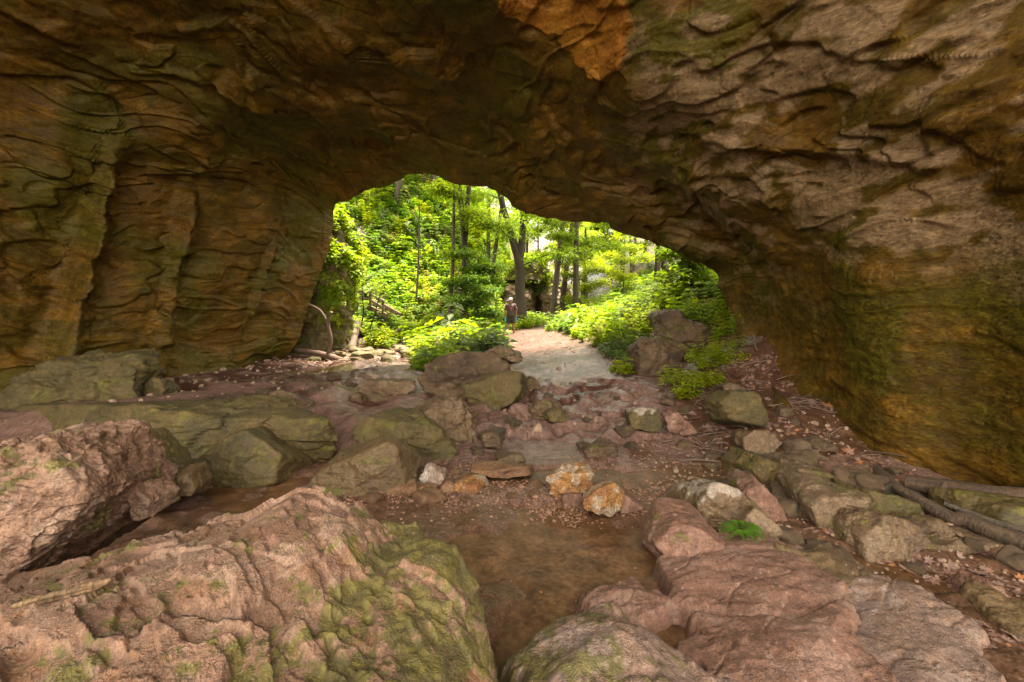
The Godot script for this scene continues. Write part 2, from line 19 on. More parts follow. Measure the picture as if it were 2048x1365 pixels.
const ROCKS := [
	["boulder","tall pitted brown boulder at the left picture edge behind the foreground ledge",-3.14,1.00,-3.00,1.10,"ledge",0.20,0.60,7,[-0.70,0.11,-0.19,0.30,0.10,0.44,0.30,0.44,0.47,0.23,0.54,0.02,0.37,-0.23,-0.14,-0.65,-0.75,-0.65]],
	["stone","small pale stone tucked behind the tall pitted boulder",-2.67,0.87,-3.30,0.30,"ledge",0.15,0.60,5,[-0.10,0.04,-0.01,0.12,0.10,0.02,0.08,-0.09,-0.07,-0.09]],
	["rock_ledge","long low olive rock ledge running below the left cave wall",-4.95,0.29,-7.30,1.70,"olive",0.25,0.50,6,[-3.98,0.47,0.15,0.52,1.20,0.47,2.25,0.34,2.34,-0.08,2.23,-0.45,-0.14,-0.62,-4.05,-0.66]],
	["boulder","smooth olive peaked boulder standing against the long low ledge",-3.68,0.19,-6.40,0.90,"olive",0.10,0.25,5,[-0.68,-0.13,-0.14,0.40,0.03,0.47,0.31,0.27,0.65,0.01,0.58,-0.28,-0.08,-0.39,-0.68,-0.35]],
	["boulder","olive rounded boulder right behind the tall pitted foreground boulder",-4.28,0.45,-5.20,0.90,"olive",0.15,0.30,5,[-0.40,0.30,-0.13,0.41,0.09,0.34,0.34,0.07,0.43,-0.17,0.32,-0.38,-0.23,-0.44,-0.42,-0.14]],
	["stone","small pale brown block between the two olive boulders at the ledge foot",-3.79,0.26,-5.30,0.40,"tan",0.00,0.30,4,[-0.17,0.13,0.07,0.16,0.15,-0.02,0.09,-0.14,-0.15,-0.14]],
	["boulder","large smooth tan boulder with a rounded sloping face beside the clay floor",-1.97,0.13,-6.10,1.00,"tan",0.12,0.22,6,[-0.70,-0.11,-0.52,0.10,0.07,0.39,0.37,0.43,0.63,0.23,0.70,-0.08,0.44,-0.32,-0.32,-0.36,-0.67,-0.29]],
	["boulder","olive mossy boulder overhanging a dark hollow behind the large tan boulder",-1.71,0.27,-7.40,0.90,"olive",0.35,0.50,5,[-0.81,0.16,-0.48,0.34,0.24,0.35,0.60,0.06,0.78,-0.20,0.52,-0.38,-0.14,-0.24,-0.71,-0.09]],
	["boulder","pitted grey brown boulder with a pale top beside the mossy overhanging boulder",-1.14,0.33,-8.00,1.00,"greybrown",0.10,0.80,5,[-0.63,0.09,-0.24,0.42,0.17,0.43,0.44,0.14,0.63,-0.36,0.03,-0.45,-0.41,-0.27]],
	["boulder","big dark brown boulder carrying a layered flat stone at the path edge",-1.03,0.80,-10.30,1.30,"brown",0.12,0.60,5,[-0.88,0.12,-0.63,0.41,0.59,0.59,0.89,0.26,0.81,-0.48,-0.04,-0.60,-0.75,-0.31]],
	["boulder","square olive block leaning on the big dark boulder by the path",-0.35,0.63,-9.40,0.90,"olive",0.20,0.45,4,[-0.62,0.15,0.28,0.48,0.56,0.42,0.58,-0.09,0.09,-0.37,-0.32,-0.40,-0.58,-0.20]],
	["stone","thin layered flat stone resting on top of the big dark boulder",-0.11,1.34,-10.40,0.60,"greybrown",0.20,0.90,4,[-0.37,0.12,-0.16,0.21,0.29,0.02,0.34,-0.09,0.18,-0.19,-0.28,-0.07]],
	["stone","small olive stone wedged under the square olive block",-0.49,0.34,-9.10,0.40,"olive",0.20,0.40,4,[-0.26,0.07,0.10,0.15,0.27,0.07,0.10,-0.15,-0.21,-0.15]],
	["stone","small brown stone on the path right of the square olive block",0.43,0.74,-10.00,0.35,"brown",0.10,0.50,4,[-0.17,0.06,-0.01,0.15,0.16,0.06,0.14,-0.12,-0.12,-0.14]],
	["rock","flat-topped brown block half buried in the pink clay bench",-2.70,0.62,-9.80,0.90,"greybrown",0.15,0.70,4,[-0.49,0.16,-0.32,0.23,0.54,0.21,0.62,0.08,0.22,-0.06,-0.11,-0.34,-0.46,-0.27]],
	["stone","dark jagged stone at the wet hole in the clay bench",-3.18,0.49,-9.30,0.40,"brown",0.10,0.70,4,[-0.17,0.09,0.00,0.17,0.16,0.09,0.15,-0.18,-0.14,-0.18]],
	["boulder","large layered block fallen against the left cave wall",-8.48,0.85,-9.20,1.60,"olive",0.30,0.75,5,[-1.22,-0.28,-0.86,0.20,-0.39,0.52,0.95,0.63,1.10,0.33,0.99,-0.42,0.48,-0.49,-1.05,-0.49]],
	["stone","olive stone beside the large fallen wall block",-7.34,0.74,-9.40,0.50,"olive",0.20,0.50,4,[-0.33,0.06,-0.08,0.20,0.18,0.17,0.30,-0.02,0.22,-0.20,-0.28,-0.20]],
	["rock","peaked brown rock in the dry gully behind the long ledge",-4.29,0.54,-8.70,0.70,"brown",0.05,0.60,4,[-0.42,-0.07,-0.25,0.20,-0.03,0.24,0.49,-0.00,0.59,-0.17,-0.38,-0.20]],
	["stone","dark low rock left of the peaked rock in the gully",-5.01,0.50,-8.80,0.50,"brown",0.05,0.60,4,[-0.32,-0.03,-0.15,0.13,0.14,0.13,0.33,0.01,0.28,-0.12,-0.29,-0.12]],
	["rock","orange and white rough rock on the clay rim of the pool",0.77,0.09,-5.75,0.50,"orange",0.00,0.70,5,[-0.29,0.10,-0.18,0.17,0.22,0.18,0.29,0.09,0.16,-0.14,0.05,-0.23,-0.24,-0.17]],
	["rock","bright orange rounded rock nearest the muddy pool rim",1.09,0.06,-5.30,0.50,"orange",0.00,0.60,5,[-0.23,0.03,-0.10,0.13,0.12,0.18,0.23,0.06,0.17,-0.10,-0.01,-0.17,-0.19,-0.12]],
	["stone","mauve stone leaning behind the bright orange rock",1.37,-0.05,-5.30,0.40,"pink",0.00,0.30,4,[-0.17,0.06,-0.06,0.18,0.14,0.06,0.20,-0.06,0.04,-0.13,-0.15,-0.10]],
	["stone","mauve low stone beneath the bright orange and white rocks",0.79,-0.07,-5.55,0.35,"pink",0.00,0.40,4,[-0.16,0.09,0.06,0.11,0.13,-0.00,0.09,-0.12,-0.13,-0.08]],
	["stone","white crystalline jagged chunk on the clay rim",-1.06,0.08,-6.00,0.30,"white",0.00,0.90,5,[-0.14,-0.00,-0.09,0.10,0.02,0.12,0.15,0.04,0.17,-0.11,-0.11,-0.14]],
	["stone","angular tan stone at the foot of the large tan boulder",-1.77,0.04,-5.80,0.45,"greybrown",0.00,0.50,5,[-0.24,-0.01,-0.07,0.09,0.07,0.16,0.20,0.04,0.13,-0.13,-0.08,-0.15]],
	["stone","flat orange brown stone on the clay rim beside the angular tan stone",-1.35,-0.01,-5.70,0.35,"rust",0.00,0.50,4,[-0.20,0.03,-0.08,0.11,0.12,0.09,0.19,-0.02,0.14,-0.10,-0.18,-0.10]],
	["stone","rust brown stone in the rim of broken rocks left of the white chunk",-1.10,-0.03,-5.75,0.30,"rust",0.00,0.50,4,[-0.12,0.02,-0.03,0.09,0.11,0.06,0.12,-0.07,-0.08,-0.10]],
	["stone","orange brown angular stone in the middle of the broken rock rim",-0.58,-0.02,-5.85,0.35,"orange",0.00,0.60,4,[-0.19,0.05,-0.03,0.10,0.17,0.07,0.20,-0.03,0.03,-0.11,-0.18,-0.07]],
	["stone","small rust stone touching the angular orange stone of the rim",-0.84,-0.00,-5.80,0.25,"rust",0.00,0.50,4,[-0.09,0.01,0.01,0.08,0.09,0.04,0.07,-0.06,-0.08,-0.07]],
	["rock","square olive rock with pale cap stuck in the right earth bank",3.79,0.67,-7.60,0.70,"olive",0.20,0.35,4,[-0.42,0.10,-0.21,0.30,0.26,0.25,0.41,-0.11,0.23,-0.32,-0.28,-0.21]],
	["stone","dark cap stone lodged above the square rock in the earth bank",3.76,0.98,-7.80,0.45,"brown",0.10,0.50,4,[-0.20,0.03,0.00,0.10,0.20,0.03,0.16,-0.09,-0.16,-0.09]],
	["stone","olive block with white top at the foot of the path",2.30,0.40,-8.00,0.50,"olive",0.10,0.40,4,[-0.26,0.11,-0.12,0.20,0.22,0.14,0.26,-0.07,0.11,-0.22,-0.22,-0.16]],
	["stone","layered pinkish stone on the litter right of the white topped block",2.88,0.36,-7.80,0.45,"pink",0.00,0.60,4,[-0.27,0.14,-0.10,0.21,0.16,0.02,0.28,-0.13,0.12,-0.18,-0.19,-0.06]],
	["rock","wedge shaped layered rock with a split face at the bank foot",3.74,0.26,-6.90,0.60,"greybrown",0.15,0.60,4,[-0.29,0.12,-0.17,0.21,0.26,0.15,0.32,0.02,0.15,-0.19,-0.04,-0.21,-0.23,-0.10]],
	["boulder","low olive rock half buried below the wedge shaped rock",3.41,0.11,-6.20,0.70,"olive",0.25,0.40,5,[-0.29,0.08,-0.12,0.22,0.20,0.12,0.29,-0.06,0.17,-0.20,-0.25,-0.15]],
	["boulder","flat brown and green rock right of the half buried olive rock",3.85,0.10,-5.90,0.80,"greybrown",0.30,0.40,5,[-0.33,0.06,-0.22,0.19,0.08,0.15,0.36,-0.01,0.32,-0.18,-0.21,-0.21]],
	["boulder","grey boulder with white lichen cap beside the small fern",2.20,0.15,-5.00,0.80,"greybrown",0.15,0.30,5,[-0.28,0.01,-0.18,0.18,-0.02,0.24,0.24,0.13,0.34,-0.02,0.13,-0.28,-0.23,-0.25]],
	["boulder","pointed pinkish boulder behind the fern",2.71,0.12,-5.10,0.70,"pink",0.20,0.35,5,[-0.23,-0.01,-0.13,0.20,0.01,0.27,0.15,0.12,0.22,-0.12,0.16,-0.24,-0.18,-0.21]],
	["boulder","sloping brown boulder directly right of the fern",2.51,0.02,-4.60,0.60,"greybrown",0.15,0.30,5,[-0.20,0.11,-0.05,0.27,0.08,0.19,0.26,-0.15,0.12,-0.23,-0.20,-0.18]],
	["boulder","square boulder with a rounded top in the creek rocks",3.52,0.11,-5.05,0.80,"greybrown",0.30,0.35,5,[-0.33,0.11,-0.21,0.22,0.19,0.21,0.31,0.08,0.27,-0.18,0.03,-0.24,-0.26,-0.21]],
	["boulder","flat green rock beside the short sawn log",4.21,0.05,-5.20,0.70,"olive",0.40,0.35,5,[-0.32,0.11,-0.19,0.19,0.29,0.05,0.33,-0.10,0.15,-0.17,-0.26,-0.10]],
	["boulder","largest tan boulder among the creek rocks, peaked with green lower edge",3.60,-0.00,-4.60,0.90,"greybrown",0.30,0.30,6,[-0.32,0.01,-0.22,0.21,-0.09,0.27,0.30,0.16,0.44,0.01,0.29,-0.21,-0.09,-0.27,-0.31,-0.18]],
	["boulder","tan rock right of the largest peaked creek boulder",4.33,-0.02,-4.70,0.60,"greybrown",0.25,0.30,5,[-0.23,0.03,-0.11,0.14,0.13,0.09,0.26,-0.03,0.15,-0.13,-0.20,-0.10]],
	["boulder","tan rock with yellow green lower face lying in brown leaves",4.07,-0.08,-4.40,0.60,"greybrown",0.40,0.45,5,[-0.26,-0.00,-0.11,0.12,0.14,0.16,0.26,0.05,0.18,-0.09,0.01,-0.16,-0.22,-0.08]],
	["boulder","long rounded rock with a yellow green rim near the leaf pile",4.62,-0.09,-4.50,0.50,"greybrown",0.40,0.30,5,[-0.23,0.05,-0.11,0.13,0.12,0.10,0.25,-0.01,0.20,-0.12,-0.02,-0.11,-0.21,-0.04]],
	["boulder","large smooth green rock between the two fallen logs",5.38,0.05,-4.90,1.00,"olive",0.35,0.25,5,[-0.46,0.09,-0.35,0.23,-0.13,0.21,0.54,0.09,0.78,-0.19,0.01,-0.28,-0.38,-0.14]],
	["boulder","small green rock under the long fallen log",4.74,-0.05,-4.75,0.40,"olive",0.50,0.30,4,[-0.14,0.01,-0.04,0.08,0.10,0.04,0.16,-0.07,-0.08,-0.07]],
	["boulder","rugged dark porous boulder on top of the green right bank",4.62,1.82,-12.60,1.20,"brown",0.35,0.90,4,[-0.66,0.03,-0.55,0.42,-0.28,0.56,0.19,0.31,0.66,0.03,0.76,-0.38,0.32,-0.59,-0.44,-0.38]],
	["boulder","lower rugged brown boulder on the right bank with a sheer face",3.56,1.16,-11.40,1.10,"brown",0.12,0.80,4,[-0.55,-0.34,-0.52,0.29,-0.22,0.57,0.28,0.38,0.69,0.16,0.61,-0.09,0.04,-0.43,-0.33,-0.53]],
	["rock","mossy slab wedged between the two rugged boulders of the right bank",4.15,1.34,-11.90,0.90,"olive",0.60,0.70,4,[-0.50,0.13,-0.27,0.37,0.39,0.13,0.59,-0.16,0.13,-0.29,-0.33,-0.19]],
	["boulder","mossy tan boulder in the undergrowth above the wooden stair",-6.83,3.19,-29.00,1.60,"tan",0.40,0.80,4,[-0.83,-0.27,-0.60,0.62,0.04,0.80,0.86,0.68,1.04,-0.37,0.18,-0.78,-0.68,-0.68]],
	["stone","pink upright stone poking through brown leaves near the lower corner",3.82,-0.06,-3.60,0.30,"pink",0.00,0.40,4,[-0.14,-0.02,-0.03,0.14,0.06,0.13,0.13,-0.04,0.09,-0.10,-0.11,-0.10]],
	["boulder","tan rock cut by the right picture edge above the dark twig",3.68,-0.08,-3.20,0.60,"tan",0.05,0.30,5,[-0.27,-0.00,-0.21,0.16,0.08,0.19,0.31,0.00,0.25,-0.18,-0.16,-0.17]],
	["boulder","rounded pale pink rock left of the fern beside the pool",1.60,0.12,-4.30,0.80,"pink",0.05,0.25,5,[-0.32,-0.10,-0.26,0.07,-0.09,0.20,0.14,0.19,0.36,0.02,0.43,-0.17,-0.26,-0.21]],
	["stone","flat pale stone lying in the wet clay left of the puddle rim",-0.05,0.05,-6.90,0.60,"tan",0.00,0.25,4,[-0.21,0.02,-0.06,0.08,0.21,0.05,0.23,-0.02,0.02,-0.08,-0.20,-0.05]],
	["rock","flat layered tan slab crossing the wet clay",-0.17,0.05,-6.40,0.70,"rust",0.00,0.40,4,[-0.39,0.04,-0.14,0.08,0.43,0.04,0.47,-0.03,0.00,-0.09,-0.37,-0.05]],
	["stone","dark wet rock cluster stone below the pitted grey boulder",-0.33,0.23,-7.40,0.50,"brown",0.00,0.60,4,[-0.20,0.05,0.01,0.13,0.17,0.10,0.20,-0.05,0.01,-0.13,-0.18,-0.09]],
	["rock","dark wet rock lump breaking through the middle of the path foot",1.42,0.08,-7.20,0.60,"brown",0.05,0.70,4,[-0.25,-0.01,-0.09,0.11,0.19,0.11,0.25,-0.01,0.11,-0.11,-0.21,-0.11]],
	["rock","jagged dark outcrop in the eroded face of the path",0.65,0.37,-8.90,0.60,"brown",0.15,0.80,4,[-0.30,0.06,-0.10,0.18,0.25,0.13,0.30,-0.04,0.10,-0.17,-0.25,-0.14]],
	["rock","olive low outcrop stone beneath the jagged outcrop of the path",0.78,0.34,-8.60,0.60,"olive",0.15,0.60,4,[-0.20,0.05,0.04,0.15,0.19,0.02,0.12,-0.11,-0.15,-0.11]],
	["boulder","mossy cushion shaped rock beside the wooden stair foot",-5.20,0.75,-20.50,0.80,"olive",0.80,0.40,4,[-0.31,-0.02,-0.08,0.21,0.19,0.16,0.28,-0.11,-0.08,-0.24]],
	["rock","moss covered flat rock near the fallen log in the gully",-5.43,0.61,-19.00,0.90,"olive",0.80,0.40,4,[-0.35,0.01,-0.09,0.18,0.22,0.12,0.32,-0.11,-0.10,-0.20]],
	["rock","moss covered rock left of the upright sawn log in the gully",-6.06,0.64,-18.60,0.70,"olive",0.75,0.40,4,[-0.25,-0.02,-0.05,0.15,0.20,0.11,0.24,-0.10,-0.13,-0.14]],
]

const SLABS := [
	["boulder","low broad pink boulder with moss on its left side at the bottom centre",0.43,0.70,-1.90,0.90,"pinkgrey",[-0.49,0.19,-0.42,-0.11,-0.29,-0.32,0.03,-0.52,0.21,-0.50,0.48,-0.22,0.54,0.12,0.38,0.40,0.02,0.50,-0.47,0.47]],
	["rock_slab","broad pale pink rock slab in the lower right with speckled flat top",1.94,0.13,-3.65,0.34,"pink",[-0.63,-0.22,-0.18,-0.57,0.27,-0.67,0.73,-0.47,0.68,0.09,0.42,0.53,-0.11,0.63,-0.43,0.44,-0.74,0.23]],
	["rock_slab","pink rock slab at the bottom edge below the broad speckled slab",1.72,0.12,-2.73,0.30,"pink",[-0.37,-0.43,0.17,-0.37,0.70,-0.45,0.57,-0.01,0.31,0.36,-0.30,0.60,-0.50,0.36,-0.59,-0.06]],
	["rock_slab","grey pink cracked slab at the lower right beside the brown leaves",2.69,0.11,-2.96,0.34,"pinkgrey",[-0.01,-0.60,0.24,-0.67,0.52,-0.43,0.49,-0.03,0.13,0.45,-0.40,0.81,-0.73,0.70,-0.24,-0.22]],
	["rock_slab","low pink rock hump rising from the muddy pool behind the centre boulder",0.85,0.09,-3.42,0.25,"pink",[-0.36,-0.00,-0.18,-0.17,0.12,-0.21,0.34,-0.07,0.32,0.09,0.08,0.21,-0.31,0.15]],
	["rock_slab","narrow tan slab edge between the broad slab and the leaves",2.73,0.16,-3.78,0.35,"tan",[-0.26,-0.25,0.09,-0.29,0.30,0.05,0.17,0.24,-0.09,0.28,-0.22,-0.03]],
]

# Ground heights: rows are distances in front of the camera (-z), columns are x.
const GX := [-90.0, -40.0, -22.0, -14.0, -8.0, -4.0, -1.5, 0.8, 2.4, 3.5, 4.7, 6.2, 14.0, 40.0, 90.0]
const GS := [-90.0, -30.0, -8.0, 0.0, 5.0, 7.0, 8.0, 10.0, 12.0, 16.0, 20.0, 24.0, 30.0, 36.0, 44.0, 60.0, 100.0, 220.0]
const GH := [
	[6.0, 3.0, 1.0, 0.5, 0.2, 0.0, -0.2, -0.2, -0.2, -0.1, 0.0, 0.2, 1.0, 3.0, 6.0],
	[5.0, 2.5, 1.0, 0.5, 0.2, 0.0, -0.1, -0.1, -0.1, 0.0, 0.0, 0.2, 1.0, 3.0, 5.0],
	[4.0, 2.0, 1.0, 0.4, 0.1, 0.0, 0.0, 0.0, 0.0, 0.0, 0.0, 0.2, 1.0, 2.0, 4.0],
	[4.0, 2.0, 1.0, 0.3, 0.1, 0.0, 0.0, 0.0, 0.0, 0.0, 0.0, 0.05, 1.0, 2.0, 4.0],
	[4.0, 2.0, 1.0, 0.2, 0.1, 0.0, -0.02, -0.05, 0.0, 0.0, 0.0, 0.06, 1.0, 2.0, 4.0],
	[4.0, 2.0, 1.0, 0.4, 0.15, 0.0, 0.04, 0.02, 0.06, 0.1, 0.28, 0.4, 2.0, 3.0, 5.0],
	[4.0, 2.0, 1.0, 0.5, 0.5, 0.45, 0.25, 0.12, 0.25, 0.3, 0.6, 0.8, 2.0, 4.0, 6.0],
	[4.0, 2.0, 1.0, 0.5, 0.55, 0.6, 0.55, 0.5, 0.7, 0.75, 1.15, 1.75, 3.0, 5.0, 7.0],
	[5.0, 3.0, 1.5, 0.6, 0.55, 0.6, 0.7, 0.8, 1.0, 0.95, 1.4, 2.3, 3.5, 6.0, 8.0],
	[6.0, 4.0, 2.0, 0.7, 0.6, 0.65, 0.9, 1.2, 1.45, 1.7, 2.25, 2.8, 4.0, 7.0, 9.0],
	[9.0, 6.0, 4.0, 1.5, 0.85, 0.75, 1.1, 1.4, 1.6, 1.85, 2.25, 2.8, 4.5, 8.0, 11.0],
	[14.0, 11.0, 8.0, 4.4, 2.2, 1.3, 1.35, 1.5, 1.65, 1.9, 2.1, 2.7, 5.0, 9.0, 13.0],
	[20.0, 16.0, 13.0, 9.0, 5.0, 3.0, 1.9, 1.55, 1.6, 1.75, 1.9, 2.5, 5.5, 11.0, 16.0],
	[26.0, 22.0, 19.0, 15.0, 10.0, 6.6, 3.6, 2.0, 1.7, 1.75, 1.8, 2.4, 6.0, 13.0, 20.0],
	[32.0, 29.0, 26.0, 22.0, 17.0, 13.0, 8.5, 4.6, 2.9, 2.5, 2.2, 2.5, 6.5, 16.0, 24.0],
	[40.0, 38.0, 36.0, 32.0, 28.0, 23.0, 17.0, 12.0, 7.5, 6.0, 5.0, 4.5, 9.0, 20.0, 30.0],
	[52.0, 50.0, 48.0, 46.0, 42.0, 38.0, 33.0, 28.0, 23.0, 21.0, 19.0, 18.0, 22.0, 34.0, 44.0],
	[70.0, 68.0, 66.0, 64.0, 62.0, 60.0, 58.0, 55.0, 52.0, 51.0, 50.0, 50.0, 54.0, 60.0, 70.0],
]

var fbm := FastNoiseLite.new()
var soft := FastNoiseLite.new()
var ridge := FastNoiseLite.new()
var cell := FastNoiseLite.new()
var block := FastNoiseLite.new()
var rng := RandomNumberGenerator.new()
var ico := {}
var used := {}
var M := {}
const PAL := {
	"pink": [Color(0.37, 0.205, 0.15), Color(0.29, 0.155, 0.11), Color(0.42, 0.27, 0.22)],
	"pinkgrey": [Color(0.40, 0.27, 0.21), Color(0.32, 0.22, 0.19), Color(0.44, 0.34, 0.31)],
	"tan": [Color(0.21, 0.138, 0.056), Color(0.165, 0.105, 0.040), Color(0.25, 0.175, 0.080)],
	"olive": [Color(0.145, 0.108, 0.022), Color(0.105, 0.08, 0.015), Color(0.19, 0.135, 0.036)],
	"greybrown": [Color(0.23, 0.15, 0.078), Color(0.17, 0.106, 0.051), Color(0.29, 0.205, 0.123)],
	"brown": [Color(0.15, 0.088, 0.038), Color(0.10, 0.06, 0.026), Color(0.21, 0.14, 0.070)],
	"orange": [Color(0.52, 0.27, 0.08), Color(0.40, 0.18, 0.06), Color(0.58, 0.47, 0.36)],
	"rust": [Color(0.37, 0.20, 0.095), Color(0.28, 0.15, 0.08), Color(0.44, 0.28, 0.16)],
	"white": [Color(0.58, 0.48, 0.42), Color(0.42, 0.30, 0.24), Color(0.70, 0.64, 0.60)],
	"ledge": [Color(0.36, 0.215, 0.147), Color(0.27, 0.15, 0.095), Color(0.42, 0.285, 0.214)],
}
const MOSS := [Color(0.11, 0.105, 0.008), Color(0.185, 0.175, 0.012)]

# ---------------------------------------------------------------- helpers
func numbered(called: String) -> String:
	if not used.has(called):
		used[called] = 0
		return called
	used[called] += 1
	return "%s_%03d" % [called, used[called]]

func tag(o: Node, label := "", category := "", group := "", kind := "") -> Node:
	if label: o.set_meta("label", label)
	if category: o.set_meta("category", category)
	if group: o.set_meta("group", group)
	if kind: o.set_meta("kind", kind)
	return o

func base(called: String, where := Vector3.ZERO, turn := 0.0) -> Node3D:
	var o := Node3D.new()
	o.name = numbered(called)
	add_child(o)
	o.position = where
	o.rotation.y = turn
	return o

func part(called: String, mesh: Mesh, mat: Material, parent: Node = self) -> MeshInstance3D:
	var o := MeshInstance3D.new()
	o.name = numbered(called) if parent == self else called
	o.mesh = mesh
	o.material_override = mat
	parent.add_child(o, true)
	return o

func make_mesh(v: PackedVector3Array, idx: PackedInt32Array, cols: PackedColorArray) -> ArrayMesh:
	var a := []
	a.resize(Mesh.ARRAY_MAX)
	a[Mesh.ARRAY_VERTEX] = v
	a[Mesh.ARRAY_NORMAL] = normals(v, idx)
	if cols.size() == v.size(): a[Mesh.ARRAY_COLOR] = cols
	a[Mesh.ARRAY_INDEX] = idx
	var m := ArrayMesh.new()
	m.add_surface_from_arrays(Mesh.PRIMITIVE_TRIANGLES, a)
	return m

func normals(v: PackedVector3Array, idx: PackedInt32Array) -> PackedVector3Array:
	var n := PackedVector3Array()
	n.resize(v.size())
	for k in range(0, idx.size(), 3):
		var a := idx[k]
		var b := idx[k + 1]
		var c := idx[k + 2]
		var f := (v[c] - v[a]).cross(v[b] - v[a])
		n[a] += f
		n[b] += f
		n[c] += f
	for k in n.size(): n[k] = n[k].normalized()
	return n

func grid_idx(nu: int, nv: int, flip: bool) -> PackedInt32Array:
	var idx := PackedInt32Array()
	idx.resize((nu - 1) * (nv - 1) * 6)
	var k := 0
	for i in nv - 1:
		for j in nu - 1:
			var a := i * nu + j
			var b := a + 1
			var c := a + nu
			var d := c + 1
			idx[k] = a
			idx[k + 3] = b
			if flip:
				idx[k + 1] = c
				idx[k + 2] = b
				idx[k + 4] = c
				idx[k + 5] = d
			else:
				idx[k + 1] = b
				idx[k + 2] = c
				idx[k + 4] = d
				idx[k + 5] = c
			k += 6
	return idx

func icosphere(level: int) -> Array:
	if ico.has(level): return ico[level]
	var v := PackedVector3Array()
	var f := PackedInt32Array()
	if level == 0:
		var t := (1.0 + sqrt(5.0)) / 2.0
		for p in [[-1, t, 0], [1, t, 0], [-1, -t, 0], [1, -t, 0], [0, -1, t], [0, 1, t], [0, -1, -t], [0, 1, -t], [t, 0, -1], [t, 0, 1], [-t, 0, -1], [-t, 0, 1]]:
			v.append(Vector3(p[0], p[1], p[2]).normalized())
		for q in [0, 11, 5, 0, 5, 1, 0, 1, 7, 0, 7, 10, 0, 10, 11, 1, 5, 9, 5, 11, 4, 11, 10, 2, 10, 7, 6, 7, 1, 8, 3, 9, 4, 3, 4, 2, 3, 2, 6, 3, 6, 8, 3, 8, 9, 4, 9, 5, 2, 4, 11, 6, 2, 10, 8, 6, 7, 9, 8, 1]:
			f.append(q)
		for k in range(0, f.size(), 3):
			var s := f[k + 1]
			f[k + 1] = f[k + 2]
			f[k + 2] = s
	else:
		var prev := icosphere(level - 1)
		v = prev[0].duplicate()
		var pf: PackedInt32Array = prev[1]
		var mid := {}
		for k in range(0, pf.size(), 3):
			var m := [0, 0, 0]
			for e in 3:
				var a := pf[k + e]
				var b := pf[k + (e + 1) % 3]
				var key := mini(a, b) * 1000000 + maxi(a, b)
				if not mid.has(key):
					mid[key] = v.size()
					v.append(((v[a] + v[b]) * 0.5).normalized())
				m[e] = mid[key]
			f.append_array(PackedInt32Array([pf[k], m[0], m[2], pf[k + 1], m[1], m[0], pf[k + 2], m[2], m[1], m[0], m[1], m[2]]))
	ico[level] = [v, f]
	return ico[level]

func terr(x: float, sharp: float) -> float:
	var i := floorf(x)
	var t := x - i
	return i + smoothstep(0.5 - sharp, 0.5 + sharp, t)

func mixc(a: Color, b: Color, t: float) -> Color:
	return a.lerp(b, clampf(t, 0.0, 1.0))

# ---------------------------------------------------------------- textures and materials
func noise_of(type: int, octaves: int, seed_: int, freq := 1.0) -> FastNoiseLite:
	var n := FastNoiseLite.new()
	n.noise_type = type
	n.seed = seed_
	n.frequency = freq
	n.fractal_type = FastNoiseLite.FRACTAL_FBM if octaves > 1 else FastNoiseLite.FRACTAL_NONE
	n.fractal_octaves = octaves
	return n

func gray_image(n: FastNoiseLite, w: int, h: int) -> Image:
	var im := n.get_seamless_image(w, h)
	im.resize(maxi(w, h), maxi(w, h), Image.INTERPOLATE_CUBIC)
	return im

func tint_texture(im: Image, im2: Image, lo: float, hi: float, warm: float, speck: Image = null) -> ImageTexture:
	var w := im.get_width()
	var out := Image.create(w, w, true, Image.FORMAT_RGB8)
	for y in w:
		for x in w:
			var a := im.get_pixel(x, y).r
			var b := im2.get_pixel(x, y).r
			var g := lerpf(lo, hi, clampf(a * 0.6 + b * 0.4, 0.0, 1.0))
			if speck:
				var sp := speck.get_pixel(x, y).r
				g *= 1.0 - 0.45 * smoothstep(0.34, 0.16, sp)
				g = lerpf(g, 1.0, 0.75 * smoothstep(0.70, 0.86, sp))
			out.set_pixel(x, y, Color(g, g * (1.0 - warm * (1.0 - b)), g * (1.0 - 2.0 * warm * (1.0 - b))))
	out.generate_mipmaps()
	return ImageTexture.create_from_image(out)

func surf(rough: float, tint: Texture2D, height: Texture2D, depth: float, scale_: Vector3, world := false, spec := 0.5) -> StandardMaterial3D:
	var m := StandardMaterial3D.new()
	m.vertex_color_use_as_albedo = true
	m.roughness = rough
	m.metallic_specular = spec
	m.uv1_triplanar = true
	m.uv1_world_triplanar = world
	m.uv1_scale = scale_
	if tint: m.albedo_texture = tint
	if height:
		m.heightmap_enabled = true
		m.heightmap_texture = height
		m.heightmap_scale = depth
	return m

func plain(c: Color, rough := 0.8, spec := 0.5) -> StandardMaterial3D:
	var m := StandardMaterial3D.new()
	m.albedo_color = c.linear_to_srgb()
	m.roughness = rough
	m.metallic_specular = spec
	return m

